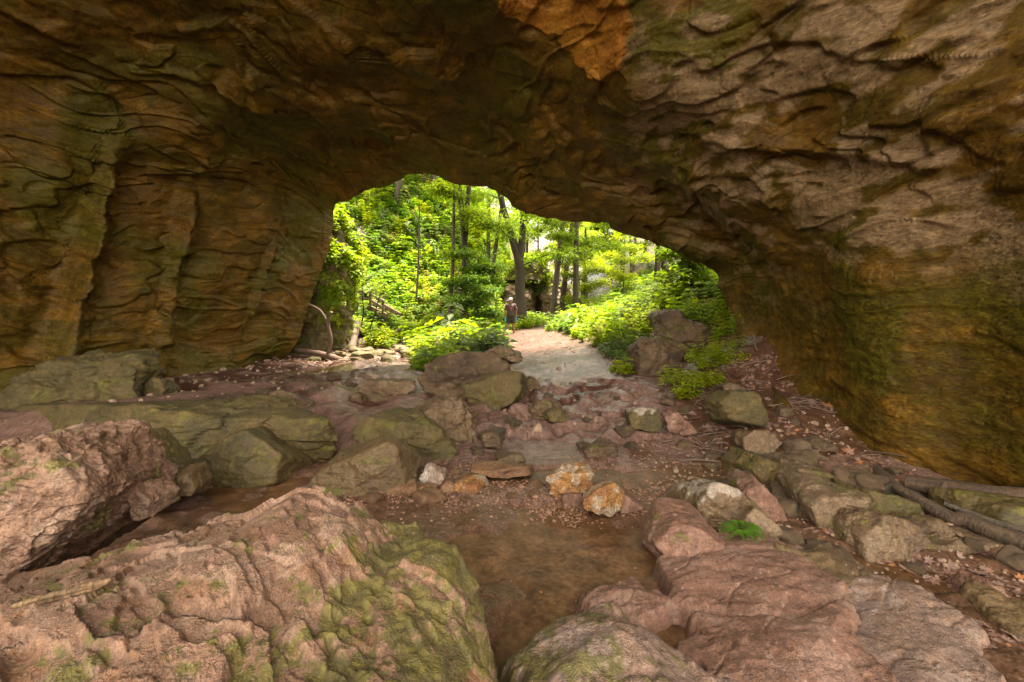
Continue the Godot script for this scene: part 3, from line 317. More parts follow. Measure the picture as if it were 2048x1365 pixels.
func materials() -> void:
	var n1 := noise_of(FastNoiseLite.TYPE_SIMPLEX_SMOOTH, 6, 3, 0.012)
	var n2 := noise_of(FastNoiseLite.TYPE_SIMPLEX_SMOOTH, 4, 9, 0.05)
	var n3 := noise_of(FastNoiseLite.TYPE_SIMPLEX_SMOOTH, 5, 5, 0.02)
	n3.fractal_type = FastNoiseLite.FRACTAL_RIDGED
	var i1 := gray_image(n1, 512, 512)
	var i2 := gray_image(n2, 512, 512)
	var i3 := gray_image(n3, 256, 512)
	var i4 := gray_image(n3, 512, 512)
	var n4 := noise_of(FastNoiseLite.TYPE_SIMPLEX_SMOOTH, 2, 15, 0.055)
	var i5 := gray_image(n4, 512, 512)
	var tint := tint_texture(i1, i2, 0.38, 0.95, 0.12, i5)
	var mud_tint := tint_texture(i1, i2, 0.40, 1.0, 0.12)
	var tint_band := tint_texture(i3, i1, 0.45, 1.0, 0.14)
	var rough_h := ImageTexture.create_from_image(i4)
	var fine_h := ImageTexture.create_from_image(i1)
	var band_h := ImageTexture.create_from_image(i3)
	M.cave = surf(0.66, tint, fine_h, 4.0, Vector3(0.5, 0.9, 0.5), true, 0.3)
	M.rock = surf(0.8, tint, rough_h, 1.3, Vector3(1.6, 1.6, 1.6))
	M.smooth_rock = surf(0.75, tint, fine_h, 1.5, Vector3(1.6, 1.6, 1.6))
	M.near_rock = surf(0.8, tint, rough_h, 0.7, Vector3(3.4, 3.4, 3.4))
	M.ground = surf(0.42, tint, fine_h, 2.2, Vector3(0.9, 0.9, 0.9), true, 0.34)
	M.wood = surf(0.85, tint_texture(gray_image(n3, 512, 128), i2, 0.35, 1.0, 0.1), ImageTexture.create_from_image(gray_image(n3, 512, 128)), 1.2, Vector3(1.6, 1.6, 1.6))
	var pm := plain(Color.WHITE, 0.4)
	pm.vertex_color_use_as_albedo = true
	M.plastic = pm
	M.mud = surf(0.45, mud_tint, fine_h, 0.5, Vector3(0.5, 0.5, 0.5), true, 0.28)

# ---------------------------------------------------------------- ground
func cubic_at(xs: Array, vals: Array, x: float) -> float:
	var n := xs.size()
	var i := 0
	while i < n - 2 and x > xs[i + 1]: i += 1
	var h: float = xs[i + 1] - xs[i]
	var t := clampf((x - xs[i]) / h, 0.0, 1.0)
	var d: float = (vals[i + 1] - vals[i]) / h
	var m0 := d
	var m1 := d
	if i > 0:
		var dp: float = (vals[i] - vals[i - 1]) / (xs[i] - xs[i - 1])
		m0 = 0.0 if dp * d <= 0.0 else 2.0 * dp * d / (dp + d)
	if i < n - 2:
		var dn: float = (vals[i + 2] - vals[i + 1]) / (xs[i + 2] - xs[i + 1])
		m1 = 0.0 if dn * d <= 0.0 else 2.0 * dn * d / (dn + d)
	var t2 := t * t
	var t3 := t2 * t
	return (2.0 * t3 - 3.0 * t2 + 1.0) * vals[i] + (t3 - 2.0 * t2 + t) * h * m0 + (3.0 * t2 - 2.0 * t3) * vals[i + 1] + (t3 - t2) * h * m1

var row_cache := {}
func ground_row(s: float) -> Array:
	var key := snappedf(s, 0.02)
	if row_cache.has(key): return row_cache[key]
	var out := []
	for c in GX.size():
		var col := []
		for r in GS.size(): col.append(GH[r][c])
		out.append(cubic_at(GS, col, key))
	row_cache[key] = out
	return out

func path_x(s: float) -> float:
	return cubic_at([-10.0, 7.0, 9.0, 12.0, 16.0, 22.0, 30.0, 45.0], [0.4, 0.6, 1.0, 1.35, 1.2, 0.75, 2.6, 7.0], s)

func path_w(s: float) -> float:
	return cubic_at([-10.0, 7.0, 9.0, 12.0, 16.0, 22.0, 30.0, 45.0], [2.5, 2.2, 1.9, 1.5, 1.6, 1.25, 0.9, 0.8], s)

func pool(x: float, s: float) -> float:
	var w := soft.get_noise_2d(x * 0.9, s * 0.9) * 0.35
	var a := 1.0 - sqrt(pow((x - 0.45) / 1.25, 2.0) + pow((s - 4.35) / 1.0, 2.0)) + w
	var b := 1.0 - sqrt(pow((x - 0.75) / 0.9, 2.0) + pow((s - 3.2) / 0.9, 2.0)) + w
	var c := 1.0 - sqrt(pow((x - 1.2) / 2.2, 2.0) + pow((s - 6.25) / 0.42, 2.0)) + w
	var d := 1.0 - sqrt(pow((x + 3.0) / 1.0, 2.0) + pow((s - 5.75) / 0.55, 2.0)) + w
	var e := 1.0 - sqrt(pow((x - 3.1) / 0.9, 2.0) + pow((s - 3.9) / 0.45, 2.0)) + w
	return maxf(maxf(maxf(a, b), maxf(c, d)), e)

func ground_h(x: float, z: float) -> float:
	var s := -z
	var h := cubic_at(GX, ground_row(s), x)
	var off := absf(x - path_x(s)) - path_w(s)
	var wild := smoothstep(-0.3, 0.8, off)
	h += soft.get_noise_2d(x * 0.45, z * 0.45) * (0.05 + 0.13 * wild) * smoothstep(5.5, 8.0, s) if s > 0.0 else 0.0
	h += fbm.get_noise_2d(x * 1.6, z * 1.6) * (0.03 + 0.05 * wild)
	# washed-out steps where the path drops to the clay floor
	var er := smoothstep(7.3, 8.0, s) * (1.0 - smoothstep(10.0, 11.5, s)) * (1.0 - smoothstep(1.4, 2.4, absf(x - 0.9)))
	if er > 0.0:
		h += er * (terr(h * 6.0 + fbm.get_noise_2d(x * 1.3, z * 1.3) * 1.8, 0.18) / 6.0 - h) * 0.55 + er * ridge.get_noise_2d(x * 1.2, z * 1.2) * 0.07
	if s < 9.0: h -= smoothstep(-0.12, 0.25, pool(x, s)) * 0.09
	return h

func build_ground() -> void:
	var xs := PackedFloat32Array()
	var ss := PackedFloat32Array()
	var x := -90.0
	while x < 90.0:
		xs.append(x)
		x += 0.05 if x > -5.0 and x < 6.0 else clampf(0.05 + 0.11 * (absf(x - 0.5) - 5.4), 0.06, 6.0)
	xs.append(90.0)
	var s := -90.0
	while s < 220.0:
		ss.append(s)
		if s < 2.0: s += clampf(0.08 + 0.12 * (2.0 - s), 0.08, 6.0)
		elif s < 9.5: s += 0.045
		else: s += clampf(0.05 + 0.012 * (s - 9.5) + 0.004 * maxf(0.0, s - 24.0) * (s - 24.0), 0.05, 6.0)
	ss.append(220.0)
	var v := PackedVector3Array()
	var c := PackedColorArray()
	for si in ss:
		for xi in xs:
			var h := ground_h(xi, -si)
			v.append(Vector3(xi, h, -si))
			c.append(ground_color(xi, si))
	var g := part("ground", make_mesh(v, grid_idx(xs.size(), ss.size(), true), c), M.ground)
	tag(g, "pinkish clay ground with path rising out of the cave", "", "", "structure")
	print("ground ", v.size())
	# the wet mud lying level in the hollows of the floor
	v = PackedVector3Array()
	c = PackedColorArray()
	var nu := 150
	var nv := 110
	for i in nv:
		for j in nu:
			var px := lerpf(-4.4, 4.6, j / float(nu - 1))
			var ps := lerpf(2.2, 7.0, i / float(nv - 1))
			v.append(Vector3(px, cubic_at(GX, ground_row(ps), px) - 0.055 + soft.get_noise_2d(px * 2.0, ps * 2.0) * 0.006, -ps))
			var t := fbm.get_noise_2d(px * 1.5, ps * 1.5)
			c.append(mixc(Color(0.19, 0.108, 0.054), Color(0.25, 0.145, 0.078), 0.5 + t))
	var mud := part("mud", make_mesh(v, grid_idx(nu, nv, true), c), M.mud)
	tag(mud, "smooth wet brown mud filling the low floor", "", "", "structure")

func ground_color(x: float, s: float) -> Color:
	var n := fbm.get_noise_2d(x * 0.8, s * 0.8)
	var n2 := fbm.get_noise_2d(x * 3.1 + 40.0, s * 3.1)
	var clay := mixc(Color(0.34, 0.225, 0.20), Color(0.28, 0.175, 0.15), 0.5 + n * 1.2)
	clay = mixc(clay, Color(0.38, 0.265, 0.245), n2 * 1.4)
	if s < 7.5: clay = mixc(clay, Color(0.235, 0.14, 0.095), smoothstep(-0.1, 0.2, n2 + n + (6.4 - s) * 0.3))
	var off := absf(x - path_x(s)) - path_w(s) + n * 0.6
	if s > 6.5 and x > path_x(s):
		clay = mixc(clay, mixc(Color(0.20, 0.11, 0.072), Color(0.15, 0.08, 0.05), 0.5 + n2), smoothstep(0.0, 0.6, off))
	# shade painted into the outdoor ground colour against bright daylight, with a patchy inner edge
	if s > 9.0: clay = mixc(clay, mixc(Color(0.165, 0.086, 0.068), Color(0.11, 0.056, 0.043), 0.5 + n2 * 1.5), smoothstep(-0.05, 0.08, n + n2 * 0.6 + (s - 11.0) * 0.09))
	if s > 15.0:
		clay = mixc(clay, mixc(Color(0.16, 0.10, 0.055), Color(0.08, 0.09, 0.025), 0.5 + n2 + n), smoothstep(0.1, 0.7, off) * smoothstep(15.0, 19.0, s + n * 3.0))
	# yellow-green algae film on the bench
	var al := 1.0 - Vector2((x + 5.6) / 1.6, (s - 14.2) / 0.8).length() + n * 0.8
	clay = mixc(clay, Color(0.24, 0.20, 0.03), smoothstep(0.1, 0.5, al) * 0.8)
	if s < -3.0: clay = mixc(clay, Color(0.12, 0.12, 0.05), smoothstep(-3.0, -6.0, s + n))
	return clay

# ---------------------------------------------------------------- the arch
const GROOVES := [
	[Vector3(-9.72,5.81,-11.00), Vector3(-10.30,3.57,-11.00), 0.16, 0.55],
	[Vector3(-10.30,3.57,-11.00), Vector3(-11.02,0.38,-10.60), 0.22, 0.6],
	[Vector3(-8.50,5.59,-12.30), Vector3(-9.13,3.21,-12.40), 0.16, 0.35],
	[Vector3(-9.13,3.21,-12.40), Vector3(-9.41,1.31,-12.40), 0.30, 0.3],
	[Vector3(-7.45,4.66,-14.60), Vector3(-8.43,2.12,-14.80), 0.10, 0.25],
	[Vector3(-7.66,7.68,-10.20), Vector3(-6.62,7.24,-10.60), 0.10, 0.13],
	[Vector3(-6.62,7.24,-10.60), Vector3(-6.05,7.03,-12.00), 0.07, 0.3],
	[Vector3(-6.98,8.03,-9.60), Vector3(-6.12,7.84,-9.60), 0.10, 0.15],
	[Vector3(3.89,5.48,-8.50), Vector3(5.40,4.75,-7.20), 0.10, 0.15],
	[Vector3(5.40,4.75,-7.20), Vector3(6.41,4.10,-5.80), 0.10, 0.12],
	[Vector3(4.85,1.25,-8.20), Vector3(5.24,1.00,-7.00), 0.10, 0.15],
	[Vector3(5.10,3.15,-7.60), Vector3(5.38,3.03,-7.30), 0.10, 0.12],
	[Vector3(5.39,2.88,-7.30), Vector3(5.63,2.83,-7.00), 0.10, 0.12],
	[Vector3(5.07,2.20,-7.50), Vector3(5.58,2.04,-7.20), 0.10, 0.09],
]

func cat(a: Vector3, b: Vector3, c: Vector3, d: Vector3, t: float) -> Vector3:
	return b.cubic_interpolate(c, a, d, t)

# the blocks' steps spread over a few centimetres, so that the mesh can follow them
func block_soft(x: float, y: float, z: float, h: float) -> float:
	return (block.get_noise_3d(x + h, y + h, z - h) + block.get_noise_3d(x - h, y + h * 0.3, z + h) + block.get_noise_3d(x, y - h, z) + block.get_noise_3d(x + h * 0.4, y - h * 0.4, z + h * 0.5)) * 0.25

func build_arch() -> void:
	var nr := RINGS.size()
	var nm: int = RINGS[0].size() / 3
	var ctrl := []
	for r in nr:
		var row := PackedVector3Array()
		for k in nm: row.append(Vector3(RINGS[r][k * 3], RINGS[r][k * 3 + 1], RINGS[r][k * 3 + 2]))
		ctrl.append(row)
	var steps := [4, 6, 10, 40, 125, 115, 115, 70, 24, 8, 6]
	var per := 17
	var nu := (nm - 1) * per + 1
	# columns: each ring resampled along its length
	var fine := []
	for r in nr:
		var row := PackedVector3Array()
		row.resize(nu)
		var c: PackedVector3Array = ctrl[r]
		for j in nu:
			var i := mini(j / per, nm - 2)
			row[j] = cat(c[maxi(i - 1, 0)], c[i], c[i + 1], c[mini(i + 2, nm - 1)], (j - i * per) / float(per))
		fine.append(row)
	var v := PackedVector3Array()
	var amp := PackedFloat32Array()
	for r in nr - 1:
		var n: int = steps[r] + (1 if r == nr - 2 else 0)
		for i in n:
			var t := i / float(steps[r])
			for j in nu:
				var p := cat(fine[maxi(r - 1, 0)][j], fine[r][j], fine[r + 1][j], fine[mini(r + 2, nr - 1)][j], t)
				if r >= 2 and r <= 4:  # the mouth keeps a crisp lip
					p = p.lerp(fine[r][j].lerp(fine[r + 1][j], t), 0.7)
				v.append(p)
			var rt := r + t
			amp.append(smoothstep(2.4, 4.0, rt) * (0.45 + 0.55 * smoothstep(4.0, 4.6, rt)))
	var nv := v.size() / nu
	var idx := grid_idx(nu, nv, false)
	var nn := normals(v, idx)
	var cols := PackedColorArray()
	cols.resize(v.size())
	for i in nv:
		var am := amp[i]
		for j in nu:
			var k := i * nu + j
			var p := v[k]
			var n := nn[k]
			var col := Color(0.2, 0.13, 0.06)
			if am > 0.0:
				var up := absf(n.y)
				var warp := soft.get_noise_3d(p.x * 0.35, p.y * 0.35, p.z * 0.35)
				var d := warp * 0.24
				var left := smoothstep(-3.5, -7.0, p.x) * (1.0 - up * 0.6)
				# plates peeling off the roof and ledges in the walls
				var q := fbm.get_noise_3d(p.x * 0.17 + 7.0, p.y * lerpf(0.6, 0.3, left), p.z * 0.17)
				d += (terr(q * 3.2 + warp * 1.2, 0.11) / 3.2) * 0.32
				var b := p.y + 0.12 * p.x + warp * 0.6
				var calm := smoothstep(2.6, 3.8, p.x) * (1.0 - smoothstep(2.8, 4.0, p.y))
				var q2 := soft.get_noise_3d(p.x * 0.32, b * 2.4, p.z * 0.32) + 0.5 * soft.get_noise_3d(p.x * 0.9, b * 5.0 + 8.0, p.z * 0.9)
				d += q2 * 0.03 * (1.0 - 0.85 * calm) * (1.0 - 0.5 * left)
				# angular blocks between joints
				var wx := p.x + 0.5 * soft.get_noise_3d(p.x * 0.9, p.y * 0.9, p.z * 0.9)
				d += block_soft(wx * 0.42, b * lerpf(1.25, 0.5, left), p.z * 0.42, 0.03) * 0.085 * (1.0 - 0.8 * calm)
				d += block_soft(wx * 1.1 + 30.0, b * 3.2, p.z * 1.1, 0.05) * 0.030 * (1.0 - 0.8 * calm)
				d += ridge.get_noise_3d(p.x * 0.35 + 3.0, p.y * 1.1, p.z * 0.35) * 0.035 * (1.0 - 0.6 * calm)
				d += fbm.get_noise_3d(p.x * 1.1, p.y * 3.6, p.z * 1.1) * 0.022
				# thin open bedding cracks
				var cr := absf(soft.get_noise_3d(p.x * 0.22 + 50.0, b * 1.5, p.z * 0.22))
				d -= 0.07 * (1.0 - smoothstep(0.0, 0.12, cr)) * smoothstep(0.0, 0.25, soft.get_noise_3d(p.x * 0.5 + 9.0, p.y * 0.8, p.z * 0.5))
				# upright ribs in the left wall
				if left > 0.0: d += left * soft.get_noise_3d(p.x * 0.8, p.y * 0.12, p.z * 0.8 + p.y * 0.25) * 0.17
				for gr in GROOVES:
					var ga: Vector3 = gr[0]
					var gb: Vector3 = gr[1]
					var ab := gb - ga
					if absf(p.x - ga.x) > 4.0: continue
					var tt := clampf((p - ga).dot(ab) / ab.length_squared(), 0.0, 1.0)
					var dd := p.distance_to(ga + ab * tt)
					var wob: float = gr[2] * (1.0 + 0.8 * fbm.get_noise_3d(p.x * 1.5, p.y * 1.5, p.z * 1.5))
					# the measured line lies a little in front of or behind the base surface
					dd = maxf(0.0, dd - 0.55) if false else dd
					if dd < wob * 3.0 + 0.5:
						var side := (p - ga - ab * tt).dot(n.cross(ab.normalized()))
						d -= gr[3] * exp(-pow(side / wob, 2.0)) * smoothstep(0.0, 0.15, minf(tt, 1.0 - tt) + 0.06) * (1.0 - smoothstep(0.9, 1.6, dd))
				d = lerpf(d, d * 0.35 + 0.16, calm)
				# colour: stains of the rock itself, then light painted onto the right ledges
				var c1 := fbm.get_noise_3d(p.x * 0.45 + 20.0, p.y * 0.7, p.z * 0.45)
				var c2 := fbm.get_noise_3d(p.x * 1.1, p.y * 2.4 + 9.0, p.z * 1.1)
				var c3 := fbm.get_noise_3d(p.x * 0.30, p.y * 0.30 + 31.0, p.z * 0.30)
				col = mixc(Color(0.186, 0.099, 0.0084), Color(0.129, 0.090, 0.0067), 0.5 + c1 * 1.6)
				col = mixc(col, Color(0.279, 0.145, 0.0134), smoothstep(0.08, 0.4, c2) * 0.6)
				col = mixc(col, Color(0.091, 0.050, 0.0060), smoothstep(0.05, 0.35, -c2) * 0.5)
				col = mixc(col, Color(0.118, 0.107, 0.0067), smoothstep(0.05, 0.3, c3) * 0.75)
				var bare := smoothstep(1.2, 3.2, p.x + c1) * smoothstep(2.4, 3.6, p.y + c1) * (1.0 - smoothstep(10.0, 13.0, -p.z))  # not bare rock: light reaching the upper right ledges, painted as a paler colour
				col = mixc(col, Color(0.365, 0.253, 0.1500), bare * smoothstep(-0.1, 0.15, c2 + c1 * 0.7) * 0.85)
				# fresh orange scar where a plate has dropped from the roof
				var sx := (p.x - 0.9) / 1.1
				var sz := (-p.z - 8.2) / 0.85
				var scar := 1.0 - maxf(absf(sx), absf(sz)) + c2 * 0.28 + c1 * 0.15
				if up > 0.5 and scar > -0.2:
					var on := smoothstep(0.0, 0.12, scar)
					d -= on * 0.05
					col = mixc(col, mixc(Color(0.56, 0.27, 0.03), Color(0.44, 0.18, 0.022), 0.5 + c2 * 2.5), on * 0.95)
				v[k] = p + n * d * am
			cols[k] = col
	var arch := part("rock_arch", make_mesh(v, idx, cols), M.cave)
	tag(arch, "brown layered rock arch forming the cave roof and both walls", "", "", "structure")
	print("arch ", v.size())

# ---------------------------------------------------------------- rocks
func rock_mesh(planes: Array, sharp: float, level: int, ext: Vector3, rough: float, pal: Array, moss: float, seed_: float, detail := 1.0, cap := false) -> ArrayMesh:
	var sp := icosphere(level)
	var dirs: PackedVector3Array = sp[0]
	var v := PackedVector3Array()
	v.resize(dirs.size())
	var off := Vector3(seed_ * 3.17, seed_ * 1.31, seed_ * 2.23)
	var size := (ext.x + ext.y + ext.z) / 3.0
	for k in dirs.size():
		var d := (dirs[k] * ext).normalized()
		var sum := 0.0
		for pl in planes:
			var q: float = pl[0].dot(d) / pl[1]
			if q > 0.0: sum += pow(q, sharp)
		var r := pow(sum, -1.0 / sharp)
		var p := d * r
		var w := (p + off) / maxf(size, 0.25)
		var e := soft.get_noise_3dv(w * 0.7) * (0.03 + 0.08 * rough)
		e += terr(fbm.get_noise_3d(w.x * 0.7, w.y * 1.7, w.z * 0.7) * 4.0, 0.12) / 4.0 * 0.26 * rough
		e += ridge.get_noise_3dv(w * 1.2) * 0.10 * rough
		e += fbm.get_noise_3dv(w * 3.0) * 0.07 * rough
		e += block.get_noise_3dv(w * 1.5 + Vector3(soft.get_noise_3dv(w * 2.0), 0, 0) * 0.4) * 0.055 * (0.15 + rough)
		e *= size
		if detail > 0.0:
			var u := (p + off) * 5.0
			e += detail * (fbm.get_noise_3dv(u) * 0.03 * (0.4 + rough) - 0.018 * rough * smoothstep(0.1, 0.5, cell.get_noise_3dv(u * 1.6)))
		v[k] = p + d * e
	var idx: PackedInt32Array = sp[1]
	var nn := normals(v, idx)
	var cols := PackedColorArray()
	cols.resize(v.size())
	for k in v.size():
		var w := v[k] + off
		var a := fbm.get_noise_3dv(w * 1.4)
		var b := fbm.get_noise_3dv(w * 5.0)
		var c := mixc(pal[0], pal[1], smoothstep(0.0, 0.3, -a + b * 0.4))
		c = mixc(c, pal[2], smoothstep(0.05, 0.35, a + b * 0.7))
		if moss > 0.0:
			var m := fbm.get_noise_3dv(w * 1.9 + Vector3(5, 5, 5)) + b * 0.45 + moss * 0.7 - 0.43 + fbm.get_noise_3dv(w * 17.0) * 0.35
			c = mixc(c, mixc(MOSS[0], MOSS[1], 0.5 + b * 2.0), smoothstep(0.0, 0.22, m) * 0.8)
		if cap: c = mixc(c, Color(0.56, 0.50, 0.45), smoothstep(0.0, 0.1, v[k].y / ext.y - 0.55 + a * 0.9 + b * 0.6) * 0.85)
		cols[k] = c
	var arr := []
	arr.resize(Mesh.ARRAY_MAX)
	arr[Mesh.ARRAY_VERTEX] = v
	arr[Mesh.ARRAY_NORMAL] = nn
	arr[Mesh.ARRAY_COLOR] = cols
	arr[Mesh.ARRAY_INDEX] = idx
	var m := ArrayMesh.new()
	m.add_surface_from_arrays(Mesh.PRIMITIVE_TRIANGLES, arr)
	return m

# planes of a stone whose front elevation is the given hull; depth is its half thickness
func outline_planes(flat: Array, depth: float, r: RandomNumberGenerator) -> Array:
	var pts := PackedVector2Array()
	for k in range(0, flat.size(), 2): pts.append(Vector2(flat[k], flat[k + 1]))
	var hull := Geometry2D.convex_hull(pts)
	var out := []
	for k in hull.size() - 1:
		var a := hull[k]
		var b := hull[k + 1]
		if a.distance_to(b) < 0.02: continue
		var n := (b - a).orthogonal().normalized()
		if n.dot(a + b) < 0.0: n = -n
		var dist := maxf(n.dot(a), 0.03)
		var tz := r.randf_range(-0.3, 0.12) if n.y > 0.3 else r.randf_range(-0.3, 0.3)
		var n3 := Vector3(n.x, n.y, tz)
		var l := n3.length()
		out.append([n3 / l, dist / l])
	for f in [[r.randf_range(-0.5, 0.0), r.randf_range(0.15, 0.6)], [r.randf_range(0.0, 0.5), r.randf_range(0.1, 0.5)], [r.randf_range(-0.3, 0.3), r.randf_range(-0.3, 0.1)]]:
		out.append([Vector3(f[0], f[1], 1.0).normalized(), depth * r.randf_range(0.42, 0.58)])
	for f in 2: out.append([Vector3(r.randf_range(-0.6, 0.6), r.randf_range(0.0, 0.5), -1.0).normalized(), depth * 0.55])
	return out

func build_rocks() -> void:
	var r := RandomNumberGenerator.new()
	var k := 0
	for d in ROCKS:
		k += 1
		r.seed = 100 + k
		var lo := Vector2(1e9, 1e9)
		var hi := -lo
		for q in range(0, d[10].size(), 2):
			lo = lo.min(Vector2(d[10][q], d[10][q + 1]))
			hi = hi.max(Vector2(d[10][q], d[10][q + 1]))
		var ext := Vector3((hi.x - lo.x) * 0.5, (hi.y - lo.y) * 0.5, d[5] * 0.5)
		var mesh := rock_mesh(outline_planes(d[10], d[5], r), 22.0, d[9], ext, d[8], PAL[d[6]], d[7], k, 1.0, ("white lichen" in d[1]) or ("with white top" in d[1]))
		var o := part(d[0], mesh, M.rock if d[8] > 0.32 else M.smooth_rock)
		o.position = Vector3(d[2], d[3], d[4])
		tag(o, d[1], d[0].replace("_", " "))
	for d in SLABS:
		k += 1
		plateau(d, k)

# broad low bedrock slab: a gently domed top with flaky layers, edges running down under the mud
func plateau(d: Array, seed_: int) -> void:
	var foot := PackedVector2Array()
	var lo := Vector2(1e9, 1e9)
	var hi := -lo
	for q in range(0, d[7].size(), 2):
		var v2 := Vector2(d[2] + d[7][q], d[4] + d[7][q + 1])
		foot.append(v2)
		lo = lo.min(v2)
		hi = hi.max(v2)
	lo -= Vector2(0.2, 0.2)
	hi += Vector2(0.2, 0.2)
	var nu := int((hi.x - lo.x) / 0.016) + 2
	var nv := int((hi.y - lo.y) / 0.016) + 2
	var v := PackedVector3Array()
	var ctr := Vector2(d[2], d[4])
	for i in nv:
		for j in nu:
			var x := lerpf(lo.x, hi.x, j / float(nu - 1))
			var z := lerpf(lo.y, hi.y, i / float(nv - 1))
			var q := Vector2(x, z)
			var dist := 1e9
			for e in foot.size(): dist = minf(dist, q.distance_to(Geometry2D.get_closest_point_to_segment(q, foot[e], foot[(e + 1) % foot.size()])))
			if not Geometry2D.is_point_in_polygon(q, foot): dist = -dist
			dist += soft.get_noise_2d(x * 2.4 + seed_, z * 2.4) * 0.09 + fbm.get_noise_2d(x * 7.0, z * 7.0 + seed_) * 0.03
			var h: float = d[3] + (q - ctr).dot(Vector2(0.03, -0.04)) + soft.get_noise_2d(x * 1.1 + seed_ * 3.0, z * 1.1) * 0.03
			h += terr(fbm.get_noise_2d(x * 1.0 + seed_, z * 1.6) * 3.0, 0.08) / 3.0 * 0.035
			h -= 0.014 * (1.0 - smoothstep(0.0, 0.03, absf(soft.get_noise_2d(x * 0.8 + seed_ * 7.0, z * 1.1))))
			h += fbm.get_noise_2d(x * 9.0, z * 9.0) * 0.008
			h -= 0.05 * (1.0 - smoothstep(0.0, 0.3, dist))
			if d[0] == "boulder": h += (q - ctr).dot(Vector2(-0.10, -0.06)) - 0.08 * (1.0 - smoothstep(0.0, 0.3, dist))
			var edge := smoothstep(-0.22 if d[0] == "boulder" else -0.10, 0.02, dist)
			v.append(Vector3(x, lerpf(-0.3, h, sqrt(edge)), z))
	var idx := grid_idx(nu, nv, false)
	var pal: Array = PAL[d[6]]
	var cols := PackedColorArray()
	for q in v:
		var a := fbm.get_noise_2d(q.x * 1.6, q.z * 1.6)
		var b := fbm.get_noise_2d(q.x * 8.0, q.z * 8.0)
		var c := mixc(pal[0], pal[1], smoothstep(0.0, 0.3, -a + b * 0.5))
		c = mixc(c, pal[2], smoothstep(0.05, 0.35, a + b * 0.7))
		if d[0] == "boulder":
			var m: float = fbm.get_noise_3dv(q * 3.0) + fbm.get_noise_3dv(q * 20.0) * 0.5 + b * 0.4 - 0.12 - (q.x - d[2]) * 0.55
			c = mixc(c, mixc(MOSS[0], MOSS[1], 0.5 + b * 2.0), smoothstep(0.0, 0.2, m) * 0.8)
		# bird and lime specks, dark crumbs
		var sp := cell.get_noise_2d(q.x * 26.0, q.z * 26.0)
		c = mixc(c, Color(0.6, 0.5, 0.44), smoothstep(0.80, 0.88, sp))
		c = mixc(c, Color(0.13, 0.07, 0.045), smoothstep(0.72, 0.82, -sp) * 0.8)
		cols.append(c)
	var o := part(d[0], make_mesh(v, idx, cols), M.near_rock)
	tag(o, d[1], d[0].replace("_", " "))

# the rugged ledge in front of the camera: crest at the back, mossy flank on the right
const LEDGE_S := [0.6, 1.2, 1.6, 1.9, 2.2, 2.45, 2.65]
const LEDGE_X := [-3.4, -2.4, -1.9, -1.5, -1.15, -0.85, -0.65, -0.4, -0.1, 0.3]
const LEDGE_H := [
	[0.85, 0.9, 0.95, 1.0, 1.0, 0.98, 0.95, 0.9, 0.85, 0.7],
	[0.9, 0.98, 1.02, 1.06, 1.06, 1.03, 0.98, 0.93, 0.86, 0.7],
	[0.9, 1.02, 1.06, 1.12, 1.14, 1.10, 1.02, 0.97, 0.86, 0.6],
	[0.85, 1.0, 1.05, 1.12, 1.20, 1.18, 1.04, 1.0, 0.78, 0.5],
	[0.8, 0.95, 1.02, 1.10, 1.24, 1.22, 1.05, 1.05, 0.65, 0.4],
	[0.75, 0.92, 1.0, 1.08, 1.26, 1.22, 1.06, 1.04, 0.5, 0.3],
	[0.7, 0.85, 0.95, 1.05, 1.22, 1.12, 0.98, 0.9, 0.4, 0.2],
]

